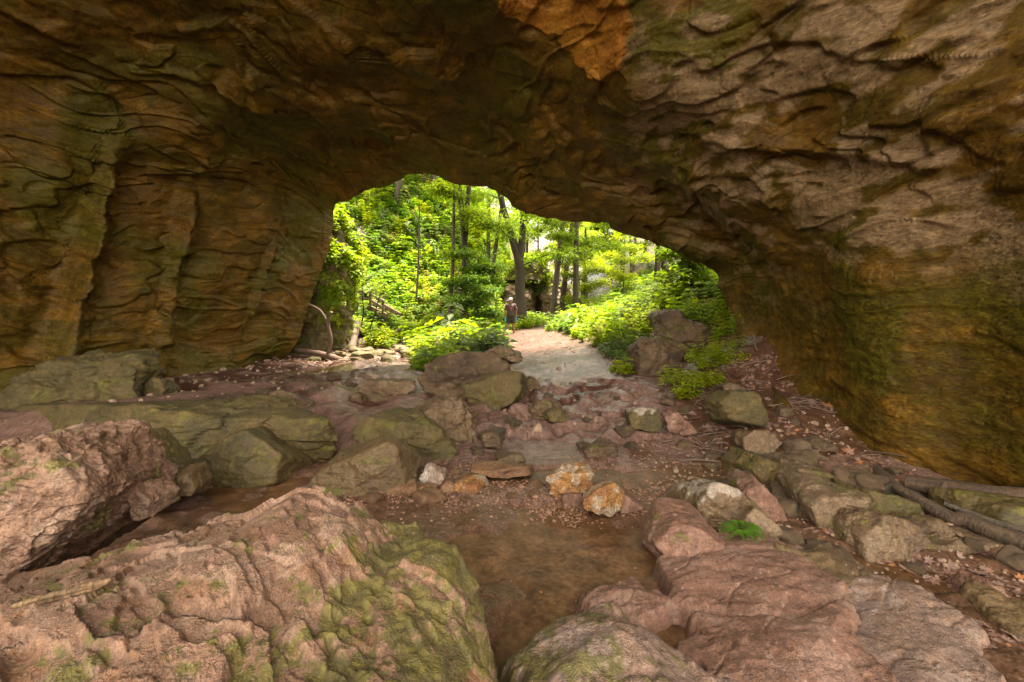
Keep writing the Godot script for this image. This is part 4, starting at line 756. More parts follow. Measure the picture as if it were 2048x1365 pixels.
func build_ledge() -> void:
	var foot := PackedVector2Array([Vector2(-3.4, 0.55), Vector2(-3.4, 2.2), Vector2(-2.4, 2.35), Vector2(-1.65, 2.68), Vector2(-1.15, 2.72), Vector2(-0.86, 2.55), Vector2(-0.72, 2.56), Vector2(-0.5, 2.62), Vector2(-0.36, 2.4), Vector2(-0.14, 1.95), Vector2(0.0, 1.55), Vector2(0.02, 0.55)])
	var nu := 460
	var nv := 300
	var v := PackedVector3Array()
	var side := PackedFloat32Array()
	for i in nv:
		var s := lerpf(0.45, 2.95, i / float(nv - 1))
		var vals := []
		for c in LEDGE_X.size():
			var col := []
			for r in LEDGE_S.size(): col.append(LEDGE_H[r][c])
			vals.append(cubic_at(LEDGE_S, col, s))
		for j in nu:
			var x := lerpf(-3.3, 0.32, j / float(nu - 1))
			var p := Vector2(x, s)
			var dist := 1e9
			for e in foot.size():
				dist = minf(dist, p.distance_to(Geometry2D.get_closest_point_to_segment(p, foot[e], foot[(e + 1) % foot.size()])))
			if not Geometry2D.is_point_in_polygon(p, foot): dist = -dist
			dist += soft.get_noise_2d(x * 3.0, s * 3.0) * 0.10 + fbm.get_noise_2d(x * 5.0, s * 5.0) * 0.015
			var h := cubic_at(LEDGE_X, vals, x)
			var edge := smoothstep(-0.24, 0.12, dist)
			v.append(Vector3(x, lerpf(-0.15, h, sqrt(edge)), -s))
			side.append(1.0 - smoothstep(-0.02, 0.10, dist))
	var idx := grid_idx(nu, nv, true)
	var nn := normals(v, idx)
	var out := PackedVector3Array()
	out.resize(v.size())
	var deep := PackedFloat32Array()
	deep.resize(v.size())
	for k in v.size():
		var p := v[k]
		# folds run from the near left towards the crest
		var a := p.x * 0.75 + p.z * 0.66
		var b := p.x * 0.66 - p.z * 0.75
		var flank := smoothstep(-0.75, -0.45, p.x)
		var e := soft.get_noise_3d(a * 0.8, p.y * 0.8, b * 1.4 + 3.0) * 0.03
		e += terr(fbm.get_noise_3d(a * 0.8 + 4.0, p.y * 1.2, b * 2.0) * 3.0, 0.08) / 3.0 * 0.06
		var worn := smoothstep(0.15, -0.25, 0.35 * (p.x + 1.3) + 0.9 * (p.z + 1.62)) * (1.0 - flank)
		var pit := smoothstep(0.10, 0.26, fbm.get_noise_3d(a * 1.9, p.y * 2.2, b * 3.2 + 8.0))
		e -= pit * (0.04 * (1.0 - worn) * (1.0 - 0.7 * flank) + 0.006)
		var jig := Vector3(soft.get_noise_3dv(p * 3.0), soft.get_noise_3dv(p * 3.0 + Vector3(7, 0, 0)), 0) * 0.15
		e += block.get_noise_3dv(Vector3(a * 1.3, p.y * 1.6, b * 2.1) + jig) * 0.045 * (1.0 - 0.5 * worn) * (1.0 - 0.7 * flank) + block.get_noise_3dv(Vector3(a * 6.0, p.y * 6.0, b * 8.0) + jig * 3.0) * 0.007 * (1.0 - flank)
		e += flank * (ridge.get_noise_3d(p.x * 2.6, p.y * 0.7, p.z * 2.2) * 0.022 + terr(soft.get_noise_3d(p.x * 2.0, p.y * 0.8, p.z * 1.6) * 3.0, 0.1) / 3.0 * 0.05)
		e += fbm.get_noise_3dv(p * 6.0) * (0.014 - 0.008 * worn)
		e += soft.get_noise_3dv(p * 4.0) * 0.005
		out[k] = p + nn[k] * e * (1.0 - 0.6 * side[k] * (1.0 - flank))
		deep[k] = pit
	nn = normals(out, idx)
	var cols := PackedColorArray()
	cols.resize(v.size())
	var pal: Array = PAL.ledge
	for k in v.size():
		var p := out[k]
		var a := fbm.get_noise_3dv(p * 2.2)
		var b := fbm.get_noise_3dv(p * 8.0)
		var c := mixc(pal[0], pal[1], smoothstep(0.0, 0.3, -a + b * 0.5))
		c = mixc(c, pal[2], smoothstep(0.05, 0.4, a + b * 0.8))
		c = mixc(c, Color(0.30, 0.145, 0.06), smoothstep(0.15, 0.4, fbm.get_noise_3dv(p * 3.1 + Vector3(9, 0, 0))) * 0.6)
		# moss: thick on the right flank, in tufts over the near face
		var m := fbm.get_noise_3dv(p * 3.4 + Vector3(2, 7, 1)) * 0.8 + b * 0.5 + fbm.get_noise_3dv(p * 24.0) * 0.5
		m += smoothstep(-0.85, -0.6, p.x) * 0.66 + deep[k] * 0.18 + smoothstep(-1.9, -1.3, p.z) * 0.08 - 0.34
		c = mixc(c, mixc(MOSS[0], MOSS[1], 0.5 + b * 2.0 + a), smoothstep(0.0, 0.2, m) * 0.85)
		cols[k] = c
	var arr := []
	arr.resize(Mesh.ARRAY_MAX)
	arr[Mesh.ARRAY_VERTEX] = out
	arr[Mesh.ARRAY_NORMAL] = nn
	arr[Mesh.ARRAY_COLOR] = cols
	arr[Mesh.ARRAY_INDEX] = idx
	var m := ArrayMesh.new()
	m.add_surface_from_arrays(Mesh.PRIMITIVE_TRIANGLES, arr)
	var o := part("rock_ledge", m, M.near_rock)
	tag(o, "huge pitted pinkish foreground ledge with a green mossy right flank", "rock ledge")

# ---------------------------------------------------------------- tubes: trunks, limbs, logs
class Soup:
	var v := PackedVector3Array()
	var n := PackedVector3Array()
	var c := PackedColorArray()
	var i := PackedInt32Array()
	func mesh() -> ArrayMesh:
		var a := []
		a.resize(Mesh.ARRAY_MAX)
		a[Mesh.ARRAY_VERTEX] = v
		a[Mesh.ARRAY_NORMAL] = n
		a[Mesh.ARRAY_COLOR] = c
		a[Mesh.ARRAY_INDEX] = i
		var m := ArrayMesh.new()
		m.add_surface_from_arrays(Mesh.PRIMITIVE_TRIANGLES, a)
		return m
	func tri(p: Vector3, q: Vector3, r: Vector3, col: Color) -> void:
		var k := v.size()
		var f := (r - p).cross(q - p).normalized()
		for t in [p, q, r]:
			v.append(t)
			n.append(f)
			c.append(col)
		i.append_array(PackedInt32Array([k, k + 1, k + 2]))

func tube(sp: Soup, pts: Array, radii: Array, sides: int, c0: Color, c1: Color, bark := 0.12, cut := Color(0, 0, 0, 0), rings := 6, seed_ := 0.0) -> void:
	var line := PackedVector3Array()
	var rad := PackedFloat32Array()
	for k in pts.size() - 1:
		for q in rings:
			var t := q / float(rings)
			line.append(cat(pts[maxi(k - 1, 0)], pts[k], pts[k + 1], pts[mini(k + 2, pts.size() - 1)], t))
			rad.append(lerpf(radii[k], radii[k + 1], t))
	line.append(pts[-1])
	rad.append(radii[-1])
	var k0 := sp.v.size()
	var side := Vector3.RIGHT
	for k in line.size():
		var dir := (line[mini(k + 1, line.size() - 1)] - line[maxi(k - 1, 0)]).normalized()
		side = (side - dir * side.dot(dir)).normalized() if absf(side.dot(dir)) < 0.95 else dir.cross(Vector3.FORWARD).normalized()
		var up := dir.cross(side)
		for j in sides:
			var a := TAU * j / sides
			var o := side * cos(a) + up * sin(a)
			var p := line[k]
			var run := k * 0.25
			var w := fbm.get_noise_3d(cos(a) * 2.2 + seed_, run * 0.35, sin(a) * 2.2) * 0.7 + fbm.get_noise_3d(p.x * 2.0 + o.x + seed_, p.y * 2.0 + o.y, p.z * 2.0 + o.z) * 0.5
			sp.v.append(p + o * rad[k] * (1.0 + bark * 2.0 * w))
			sp.n.append(o)
			sp.c.append(mixc(c0, c1, 0.5 + 1.6 * w))
	for k in line.size() - 1:
		for j in sides:
			var a := k0 + k * sides + j
			var b := k0 + k * sides + (j + 1) % sides
			var c := a + sides
			var d := b + sides
			sp.i.append_array(PackedInt32Array([a, c, b, b, c, d]))
	for e in 2:
		var ctr := line[0] if e == 0 else line[-1]
		var st := k0 if e == 0 else k0 + (line.size() - 1) * sides
		for j in sides:
			var p := sp.v[st + j]
			var q := sp.v[st + (j + 1) % sides]
			var col := cut if cut.a > 0.0 else c1
			if e == 0: sp.tri(ctr, p, q, col)
			else: sp.tri(ctr, q, p, col)

func box_soup(sp: Soup, a: Vector3, b: Vector3, w: float, h: float, c: Color) -> void:
	# a squared timber from a to b, w wide and h high
	var dir := (b - a).normalized()
	var side := dir.cross(Vector3.UP).normalized() if absf(dir.y) < 0.95 else Vector3.RIGHT
	var up := side.cross(dir).normalized()
	var p := []
	for e in [a, b]:
		for q in [[-1, -1], [1, -1], [1, 1], [-1, 1]]:
			p.append(e + side * q[0] * w * 0.5 + up * q[1] * h * 0.5)
	for f in [[0, 1, 5, 4], [1, 2, 6, 5], [2, 3, 7, 6], [3, 0, 4, 7], [3, 2, 1, 0], [4, 5, 6, 7]]:
		sp.tri(p[f[0]], p[f[1]], p[f[2]], c)
		sp.tri(p[f[0]], p[f[2]], p[f[3]], c)

# ---------------------------------------------------------------- leaves
func leaf(sp: Soup, at: Vector3, dir: Vector3, up: Vector3, len_: float, wid: float, c: Color, fold := 0.25) -> void:
	var side := dir.cross(up).normalized()
	var m := at + dir * len_ * 0.45
	var l := m + side * wid * 0.5 + up * wid * fold
	var r := m - side * wid * 0.5 + up * wid * fold
	var t := at + dir * len_ - up * len_ * 0.12
	sp.tri(at, l, t, c)
	sp.tri(at, t, r, c)

func spray_mesh(count: int, span: float, len_: float, seed_: int) -> ArrayMesh:
	var r := RandomNumberGenerator.new()
	r.seed = seed_
	var sp := Soup.new()
	for k in count:
		var a := r.randf() * TAU
		var q := sqrt(r.randf()) * span * 0.5
		var at := Vector3(cos(a) * q, r.randfn(0.0, span * 0.07) - q * q * 0.25 / span, sin(a) * q)
		var out := Vector3(cos(a) + r.randf_range(-0.8, 0.8), r.randf_range(-0.45, 0.15), sin(a) + r.randf_range(-0.8, 0.8)).normalized()
		var up := (Vector3.UP + Vector3(r.randf_range(-0.5, 0.5), 0, r.randf_range(-0.5, 0.5))).normalized()
		var g := r.randf_range(0.75, 1.2)
		leaf(sp, at, out, up, len_ * r.randf_range(0.7, 1.2), len_ * r.randf_range(0.5, 0.75), Color(g, g, g))
	return sp.mesh()

func plant_mesh(seed_: int, tall: float, spread: float, len_: float, tiers: int) -> ArrayMesh:
	var r := RandomNumberGenerator.new()
	r.seed = seed_
	var sp := Soup.new()
	for st in 3:
		var lean := Vector3(r.randfn(0, 0.28), 1.0, r.randfn(0, 0.28)).normalized()
		var foot := Vector3(r.randfn(0, spread * 0.35), -0.03, r.randfn(0, spread * 0.35))
		var h := tall * r.randf_range(0.65, 1.1)
		var top := foot + lean * h
		var w := Vector3(0.006, 0, 0)
		sp.tri(foot - w, top, foot + w, Color(0.8, 0.75, 0.5))
		for k in tiers:
			var at := foot.lerp(top, 0.3 + 0.7 * k / float(tiers - 1))
			var a := r.randf() * TAU
			for q in 3:
				a += TAU / 3.0 + r.randf_range(-0.3, 0.3)
				var out := Vector3(cos(a), r.randf_range(-0.2, 0.3), sin(a)).normalized()
				var g := r.randf_range(0.75, 1.2)
				leaf(sp, at, out, Vector3.UP, len_ * r.randf_range(0.7, 1.2), len_ * 0.62, Color(g, g, g))
	return sp.mesh()

func scatter(called: String, mesh: Mesh, mat: Material, xf: Array, cols: Array, parent: Node = self) -> MultiMeshInstance3D:
	var mm := MultiMesh.new()
	mm.transform_format = MultiMesh.TRANSFORM_3D
	mm.use_colors = true
	mm.mesh = mesh
	mm.instance_count = xf.size()
	for k in xf.size():
		mm.set_instance_transform(k, xf[k])
		mm.set_instance_color(k, cols[k])
	var o := MultiMeshInstance3D.new()
	o.name = numbered(called) if parent == self else called
	o.multimesh = mm
	o.material_override = mat
	parent.add_child(o, true)
	if parent != self: o.set_meta("kind", "stuff")
	return o

func turned(at: Vector3, size: float, tilt := 0.25) -> Transform3D:
	var b := Basis(Vector3.UP, rng.randf() * TAU)
	b = Basis(Vector3(rng.randfn(0, 1), 0.01, rng.randfn(0, 1)).normalized(), rng.randfn(0, tilt)) * b
	return Transform3D(b.scaled(Vector3.ONE * size), at)

func leaf_tint(kind: int) -> Color:
	var t := rng.randf()
	if kind == 0: return mixc(Color(0.13, 0.20, 0.010), Color(0.22, 0.28, 0.012), t)   # young bright green
	if kind == 1: return mixc(Color(0.075, 0.15, 0.018), Color(0.13, 0.20, 0.020), t)   # deeper green
	if kind == 2: return mixc(Color(0.21, 0.265, 0.008), Color(0.31, 0.33, 0.010), t)    # yellow green
	return mixc(Color(0.09, 0.12, 0.045), Color(0.13, 0.16, 0.06), t)                       # greyish

var sprays := []
var plants := []

func leaf_materials() -> void:
	var m := StandardMaterial3D.new()
	m.vertex_color_use_as_albedo = true
	m.roughness = 0.55
	m.metallic_specular = 0.35
	m.cull_mode = BaseMaterial3D.CULL_DISABLED
	m.backlight_enabled = true
	m.backlight = Color(0.95, 1.0, 0.6)
	M.leaf = m
	var d := StandardMaterial3D.new()
	d.vertex_color_use_as_albedo = true
	d.roughness = 0.8
	d.cull_mode = BaseMaterial3D.CULL_DISABLED
	M.dead_leaf = d
	for k in 4: sprays.append(spray_mesh(22, 1.0, 0.17, 50 + k))
	for k in 3: plants.append(plant_mesh(80 + k, [0.42, 0.55, 0.34][k], 0.22, [0.13, 0.095, 0.17][k], [4, 5, 3][k]))
	var w := StandardMaterial3D.new()
	w.vertex_color_use_as_albedo = true
	w.roughness = 0.85
	M.bark = w

# trunk points start at the foot; crown: [number of sprays, lowest height, highest, reach, leaf kind]
func tree(label: String, stems: Array, c0: Color, c1: Color, crown: Array, group := "", called := "tree") -> Node3D:
	var foot: Vector3 = stems[0][0][0]
	var o := base(called, foot)
	var sp := Soup.new()
	for st in stems:
		var pts := []
		for p in st[0]: pts.append(p - foot)
		if st == stems[0]: pts[0].y -= 0.3
		tube(sp, pts, st[1], 14, c0, c1, 0.14, Color(0, 0, 0, 0), 5, foot.x)
	var xf := []
	var cl := []
	if crown.size() > 0:
		var axis: Array = stems[0][0]
		var n_limb := maxi(5, int(crown[0] / 55.0))
		for k in n_limb:
			var hh: float = lerpf(crown[1], crown[2], (k + rng.randf()) / n_limb)
			var a0: Vector3 = axis[0] - foot
			var root := a0
			for q in axis.size() - 1:
				var p: Vector3 = axis[q] - foot
				var p2: Vector3 = axis[q + 1] - foot
				if hh >= p.y and hh <= p2.y: root = p.lerp(p2, (hh - p.y) / maxf(0.01, p2.y - p.y))
			if root == a0: root = (axis[-1] - foot) * (hh / maxf(0.1, (axis[-1] - foot).y))
			var az := k * 2.4 + rng.randf_range(-0.5, 0.5)
			var reach: float = crown[3] * rng.randf_range(0.55, 1.1)
			var tip := root + Vector3(cos(az) * reach, reach * rng.randf_range(0.05, 0.4), sin(az) * reach)
			var mid := root.lerp(tip, 0.5) + Vector3(0, reach * 0.10, 0)
			tube(sp, [root, mid, tip], [0.012 * reach + 0.012, 0.008 * reach + 0.008, 0.006], 5, c0, c1, 0.1, Color(0, 0, 0, 0), 3, k)
			for q in int(crown[0] / n_limb):
				var t := pow(rng.randf(), 0.7)
				var at := root.lerp(mid, t * 2.0) if t < 0.5 else mid.lerp(tip, t * 2.0 - 1.0)
				at += Vector3(rng.randfn(0, 0.30), rng.randfn(0, 0.10), rng.randfn(0, 0.30)) * (0.4 + reach * 0.35)
				xf.append(turned(at, rng.randf_range(0.55, 1.1) * (crown[5] if crown.size() > 5 else 1.0), 0.3))
				cl.append(leaf_tint(crown[4] if rng.randf() < 0.8 else rng.randi() % 3))
	var tr := part("trunk", sp.mesh(), M.wood, o)
	tr.set_meta("label", "trunk with its limbs")
	if xf.size(): scatter("crown", sprays[rng.randi() % 4], M.leaf, xf, cl, o)
	tag(o, label, "tree" if called == "tree" else called.replace("_", " "), group)
	return o

func rise(x: float, z: float, lift := 0.0) -> Vector3:
	return Vector3(x, ground_h(x, z) + lift, z)

# a straight or bent stem from the ground at (x, z) leaning so that it gains dx, dz over height h
func stem(x: float, z: float, h: float, dx: float, dz: float, r: float, bend := 0.0) -> Array:
	var f := rise(x, z)
	return [[f, f + Vector3(dx * 0.33 + bend, h * 0.33, dz * 0.33), f + Vector3(dx * 0.66 + bend * 0.6, h * 0.66, dz * 0.66), f + Vector3(dx, h, dz)], [r * 1.25, r, r * 0.8, r * 0.45]]

func build_trees() -> void:
	var bark := [Color(0.10, 0.072, 0.03), Color(0.04, 0.031, 0.014)]
	var pale := [Color(0.19, 0.145, 0.10), Color(0.085, 0.06, 0.038)]
	var red := [Color(0.09, 0.052, 0.028), Color(0.045, 0.028, 0.016)]
	var t := stem(-2.74, -26.0, 16.0, -0.6, 0, 0.17)
	var fk: Vector3 = t[0][0] + Vector3(0.05, 4.9, 0)
	tree("slender twin-stemmed tree forking in a narrow V left of the walker", [
		[[t[0][0], t[0][0] + Vector3(0.03, 2.4, 0), fk, fk + Vector3(-0.28, 3.4, 0), fk + Vector3(-0.6, 10.0, 0)], [0.24, 0.19, 0.17, 0.13, 0.06]],
		[[fk - Vector3(0, 0.3, 0), fk + Vector3(0.28, 3.4, 0.1), fk + Vector3(0.7, 9.5, 0.3)], [0.15, 0.12, 0.05]]], bark[0], bark[1], [420, 5.0, 13.0, 2.8, 0])
	tree("pale thin straight trunk just left of the twin-stemmed tree", [stem(-3.5, -25.0, 11.0, 0.45, 0, 0.10, 0.12)], pale[0], pale[1], [150, 5.5, 11.0, 2.0, 2])
	t = stem(0.55, -28.0, 6.0, -0.2, 0, 0.42)
	fk = t[0][2]
	tree("thick old tree forking into two heavy stems right behind the walker", [
		[[t[0][0], t[0][1], fk, fk + Vector3(-0.55, 2.0, 0), fk + Vector3(-1.3, 5.0, 0), fk + Vector3(-2.0, 11.0, 0)], [0.44, 0.31, 0.29, 0.2, 0.17, 0.08]],
		[[fk, fk + Vector3(0.25, 2.6, 0.1), fk + Vector3(0.35, 11.0, 0.3)], [0.26, 0.2, 0.08]]], bark[0], bark[1], [640, 3.6, 13.0, 4.2, 0])
	tree("straight dark trunk standing alone above the path bend", [stem(4.15, -30.0, 15.0, 0.0, 0, 0.16, 0.05)], bark[0], bark[1], [460, 4.0, 14.0, 3.2, 0])
	tree("pale leaning trunk rooted beside the path bend", [stem(2.75, -32.0, 12.0, 1.3, 0, 0.20)], pale[0], pale[1], [360, 4.0, 12.0, 3.2, 0])
	tree("brown leaning trunk behind the pale leaning one", [stem(3.6, -34.5, 13.0, 1.6, 0, 0.19)], red[0], red[1], [380, 3.5, 12.0, 3.4, 2])
	tree("slim wavy dark trunk over the right bank", [stem(9.45, -30.0, 12.0, -0.6, 0, 0.18, 0.35)], bark[0], bark[1], [420, 3.0, 12.0, 3.4, 0])
	tree("very thin dark trunk near the right edge of the arch", [stem(9.0, -24.0, 10.0, -0.1, 0, 0.085)], bark[0], bark[1], [240, 3.0, 10.0, 2.6, 0])
	tree("stout trunk closest to the right edge of the arch", [stem(8.3, -20.0, 13.0, -0.15, 0, 0.30)], bark[0], bark[1], [420, 3.6, 12.0, 3.2, 2])
	tree("short crooked trunk leaning left on the right bank", [stem(11.1, -32.0, 7.0, -2.2, 0, 0.22)], bark[0], bark[1], [260, 2.5, 7.0, 3.0, 2])
	tree("leafless thin pale sapling with side twigs in front of the left slope", [stem(-5.75, -27.0, 6.3, 0.35, 0, 0.06, 0.08), [[rise(-5.6, -27.0, 3.0), rise(-5.3, -27.0, 3.3), rise(-4.9, -27.0, 4.0)], [0.03, 0.02, 0.01]], [[rise(-5.5, -27.0, 5.2), rise(-5.9, -27.0, 5.7), rise(-6.3, -27.0, 5.6)], [0.03, 0.02, 0.01]]], pale[0], pale[1], [])
	tree("reddish trunk bowing to the right on the left slope", [stem(-9.2, -36.0, 9.0, 1.3, 0, 0.16, 0.2)], red[0], red[1], [300, 3.5, 10.0, 3.0, 0])
	tree("big pale trunk high up on the left slope", [stem(-8.3, -45.0, 15.0, 0, 0, 0.38)], pale[0], pale[1], [420, 3.0, 14.0, 4.2, 0])
	tree("grey brown trunk low on the slope right of the big pale one", [stem(-7.0, -41.0, 12.0, 0.5, 0, 0.21)], bark[0], bark[1], [420, 2.2, 11.0, 3.8, 2])
	tree("trunk splitting near its foot on the slope behind the leafy young tree", [stem(-1.9, -36.5, 11.0, 0.1, 0, 0.15), stem(-1.85, -36.5, 11.0, 1.6, 0, 0.15)], bark[0], bark[1], [480, 3.0, 12.0, 3.8, 0])
	tree("thin dark trunk left of the reddish bowing one", [stem(-10.0, -39.0, 10.0, 0.7, 0, 0.11, -0.2)], bark[0], bark[1], [260, 3.0, 10.0, 3.0, 0])
	tree("dense leafy young tree standing left of the walker", [stem(-1.9, -24.6, 3.9, 0.1, 0, 0.05), stem(-2.2, -24.6, 3.2, -0.7, 0, 0.04)], bark[0], bark[1], [560, 0.6, 4.0, 1.7, 1])
	tree("thin bent bare sapling near the wooden stair, left one", [stem(-7.55, -22.0, 2.9, 0.3, 0, 0.035, 0.25)], red[0], red[1], [14, 2.4, 3.0, 0.8, 0])
	tree("thin bare sapling leaning right in front of the stair rail", [stem(-7.0, -21.6, 2.6, 0.85, 0, 0.03, 0.05)], red[0], red[1], [14, 2.2, 2.8, 0.7, 0])
	# wooded slopes behind: trees that cannot be told apart
	var spots := []
	for k in 40:
		var s := rng.randf_range(36.0, 72.0)
		var x := rng.randf_range(-16.0, 30.0) if k > 8 else rng.randf_range(4.0, 30.0)
		if x > -1.0 and x < 6.0 and s < 42.0: continue
		spots.append([x, s])
	for k in 18: spots.append([rng.randf_range(6.0, 34.0), rng.randf_range(46.0, 84.0)])
	spots.sort_custom(func(a, b): return a[0] / a[1] < b[0] / b[1])
	for p in spots:
		tree(tree_label(p[0], p[1]), [stem(p[0], -p[1], rng.randf_range(9.0, 14.0), rng.randfn(0, 0.6), 0, rng.randf_range(0.08, 0.17), rng.randfn(0, 0.25))], bark[0], bark[1], [210, rng.randf_range(1.2, 5.0), 10.0, 4.0, [0, 0, 2, 1][rng.randi() % 4], clampf(p[1] / 36.0, 1.0, 2.2)], "slim trees on the far wooded slope")
	# shrubs at the mouth
	for p in [[-8.6, 20.6, 300, 2.6, 1.5, 2, "yellow green shrub growing against the mossy outcrop outside the left wall"], [6.3, 16.5, 200, 1.6, 1.4, 0, "low shrub on the right bank close to the arch edge"], [5.2, 33.0, 420, 4.2, 2.4, 2, "bright yellow green bush where the valley opens"], [9.0, 37.0, 420, 4.8, 2.8, 2, "tall bright bush at the far right of the valley"]]:
		tree(p[6], [stem(p[0], -p[1], p[3], 0.1, 0, 0.04)], bark[0], bark[1], [p[2], 0.2, p[3], p[4], p[5]], "", "shrub")

const NAMED := [[-8.3, 45.0, "big pale trunk"], [-9.2, 36.0, "reddish bowing trunk"], [-10.0, 39.0, "thin left trunk"], [-7.0, 41.0, "grey brown slope trunk"], [-5.75, 27.0, "leafless pale sapling"], [-3.5, 25.0, "pale thin straight trunk"], [-2.74, 26.0, "slender twin-stemmed tree"], [-1.9, 36.5, "low splitting trunk"], [0.55, 28.0, "thick old forked tree"], [2.75, 32.0, "pale leaning trunk"], [4.15, 30.0, "straight dark trunk"], [5.2, 33.0, "bright valley bush"], [9.0, 37.0, "tall bright bush"], [9.45, 30.0, "slim wavy trunk"], [11.1, 32.0, "short crooked trunk"], [9.0, 24.0, "very thin dark trunk"], [8.3, 20.0, "stout trunk"]]
var tree_seen := {}
func tree_label(x: float, s: float) -> String:
	var best := 1e9
	var who := ""
	var dir := ""
	for d in NAMED:
		var da: float = x / s - d[0] / d[1]
		if absf(da) < best:
			best = absf(da)
			who = d[2]
			dir = "left" if da < 0.0 else "right"
	var key := who + dir
	tree_seen[key] = tree_seen.get(key, 0) + 1
	var depth := "middle" if s < 48.0 else ("upper" if s < 62.0 else "most distant")
	var nth: String = ["first", "second", "third", "fourth", "fifth", "sixth", "seventh", "eighth", "ninth", "tenth", "eleventh", "twelfth", "thirteenth", "fourteenth", "fifteenth", "sixteenth"][mini(tree_seen[key] - 1, 15)]
	return "%s slim tree on the %s slope just %s of the %s" % [nth, depth, dir, who]

func cover(called: String, label: String, n: int, x0: float, x1: float, s0: float, s1: float, size: float, kinds: Array, keep: Callable) -> void:
	var xf := [[], [], []]
	var cl := [[], [], []]
	for k in n:
		var x := rng.randf_range(x0, x1)
		var s := rng.randf_range(s0, s1)
		var cl_n := soft.get_noise_2d(x * 0.6, s * 0.6)
		if not keep.call(x, s, cl_n): continue
		var w := rng.randi() % 3
		var tone := fbm.get_noise_2d(x * 0.35 + 60.0, s * 0.35)
		xf[w].append(turned(rise(x, -s), size * exp(rng.randfn(-0.12, 0.3)) * (1.0 + cl_n * 0.45), 0.3))
		var lt := leaf_tint(kinds[rng.randi() % kinds.size()] if absf(tone) < 0.12 else (3 if tone < -0.25 else (1 if tone < 0.0 else (2 if tone > 0.3 else 0))))
		cl[w].append(lt if rng.randf() > 0.03 else Color(0.26, 0.17, 0.09))
	var o := base(called)
	for w in 3: scatter("leaves", plants[w], M.leaf, xf[w], cl[w], o)
	tag(o, label, "", "", "stuff")

func build_cover() -> void:
	cover("undergrowth", "knee-high bright green undergrowth on the right bank", 5200, 1.0, 13.0, 10.5, 30.0, 1.0, [0, 0, 2], func(x, s, n):
		return x > path_x(s) + path_w(s) + n * 0.5 - 0.1 and (s > 13.2 + n or x < 2.6 + (s - 11.0) * 0.9 and s > 11.4) and not (x > 3.2 and x < 5.3 and s < 12.9) and (x < 5.3 or s > 11.4) or x > 5.2 and s > 11.5 and s < 14.0)
	cover("undergrowth", "bright green undergrowth tongue between the path and the left gully", 3600, -4.6, 1.0, 13.0, 26.0, 1.15, [0, 2, 2], func(x, s, n):
		return (s < 17.0 or x < -1.9) and Vector2(x, s).distance_to(Vector2(-0.06, 22.6)) > 1.0 and x < path_x(s) - path_w(s) - n * 0.3 and x > lerpf(-2.7, -4.2, (s - 13.0) / 8.0) + n * 0.4)
	cover("undergrowth", "green plants around the wooden stair and gully", 4200, -12.0, -3.0, 20.4, 29.0, 1.0, [0, 0, 1], func(x, s, n):
		return n > -0.75 and not (absf(x - lerpf(-5.1, -5.9, (s - 20.5) / 3.5)) < 0.32 and s < 24.2) and not (x < -6.6 and s < 22.2))
	cover("undergrowth", "dense dark green ground cover on the steep left slope", 15000, -22.0, 1.0, 27.0, 48.0, 1.35, [1, 0, 1], func(x, s, n): return n > -0.85)
	cover("undergrowth", "green plants behind the walker along the valley path", 6000, -3.0, 14.0, 23.0, 46.0, 1.15, [0, 1, 0], func(x, s, n): return absf(x - path_x(s)) > path_w(s) + n * 0.2 and Vector2(x, s).distance_to(Vector2(-0.06, 22.6)) > 1.2)

# ---------------------------------------------------------------- timber and stones outside
func log_thing(called: String, label: String, cat_: String, pieces: Array, c0: Color, c1: Color, cut: Color, group := "") -> Node3D:
	var o := base(called, pieces[0][1][0])
	for pc in pieces:
		var sp := Soup.new()
		var pts := []
		for p in pc[1]: pts.append(p - o.position)
		tube(sp, pts, pc[2], 22, c0, c1, 0.16, cut, 12, o.position.x)
		part(pc[0], sp.mesh(), M.wood, o)
	tag(o, label, cat_, group)
	return o

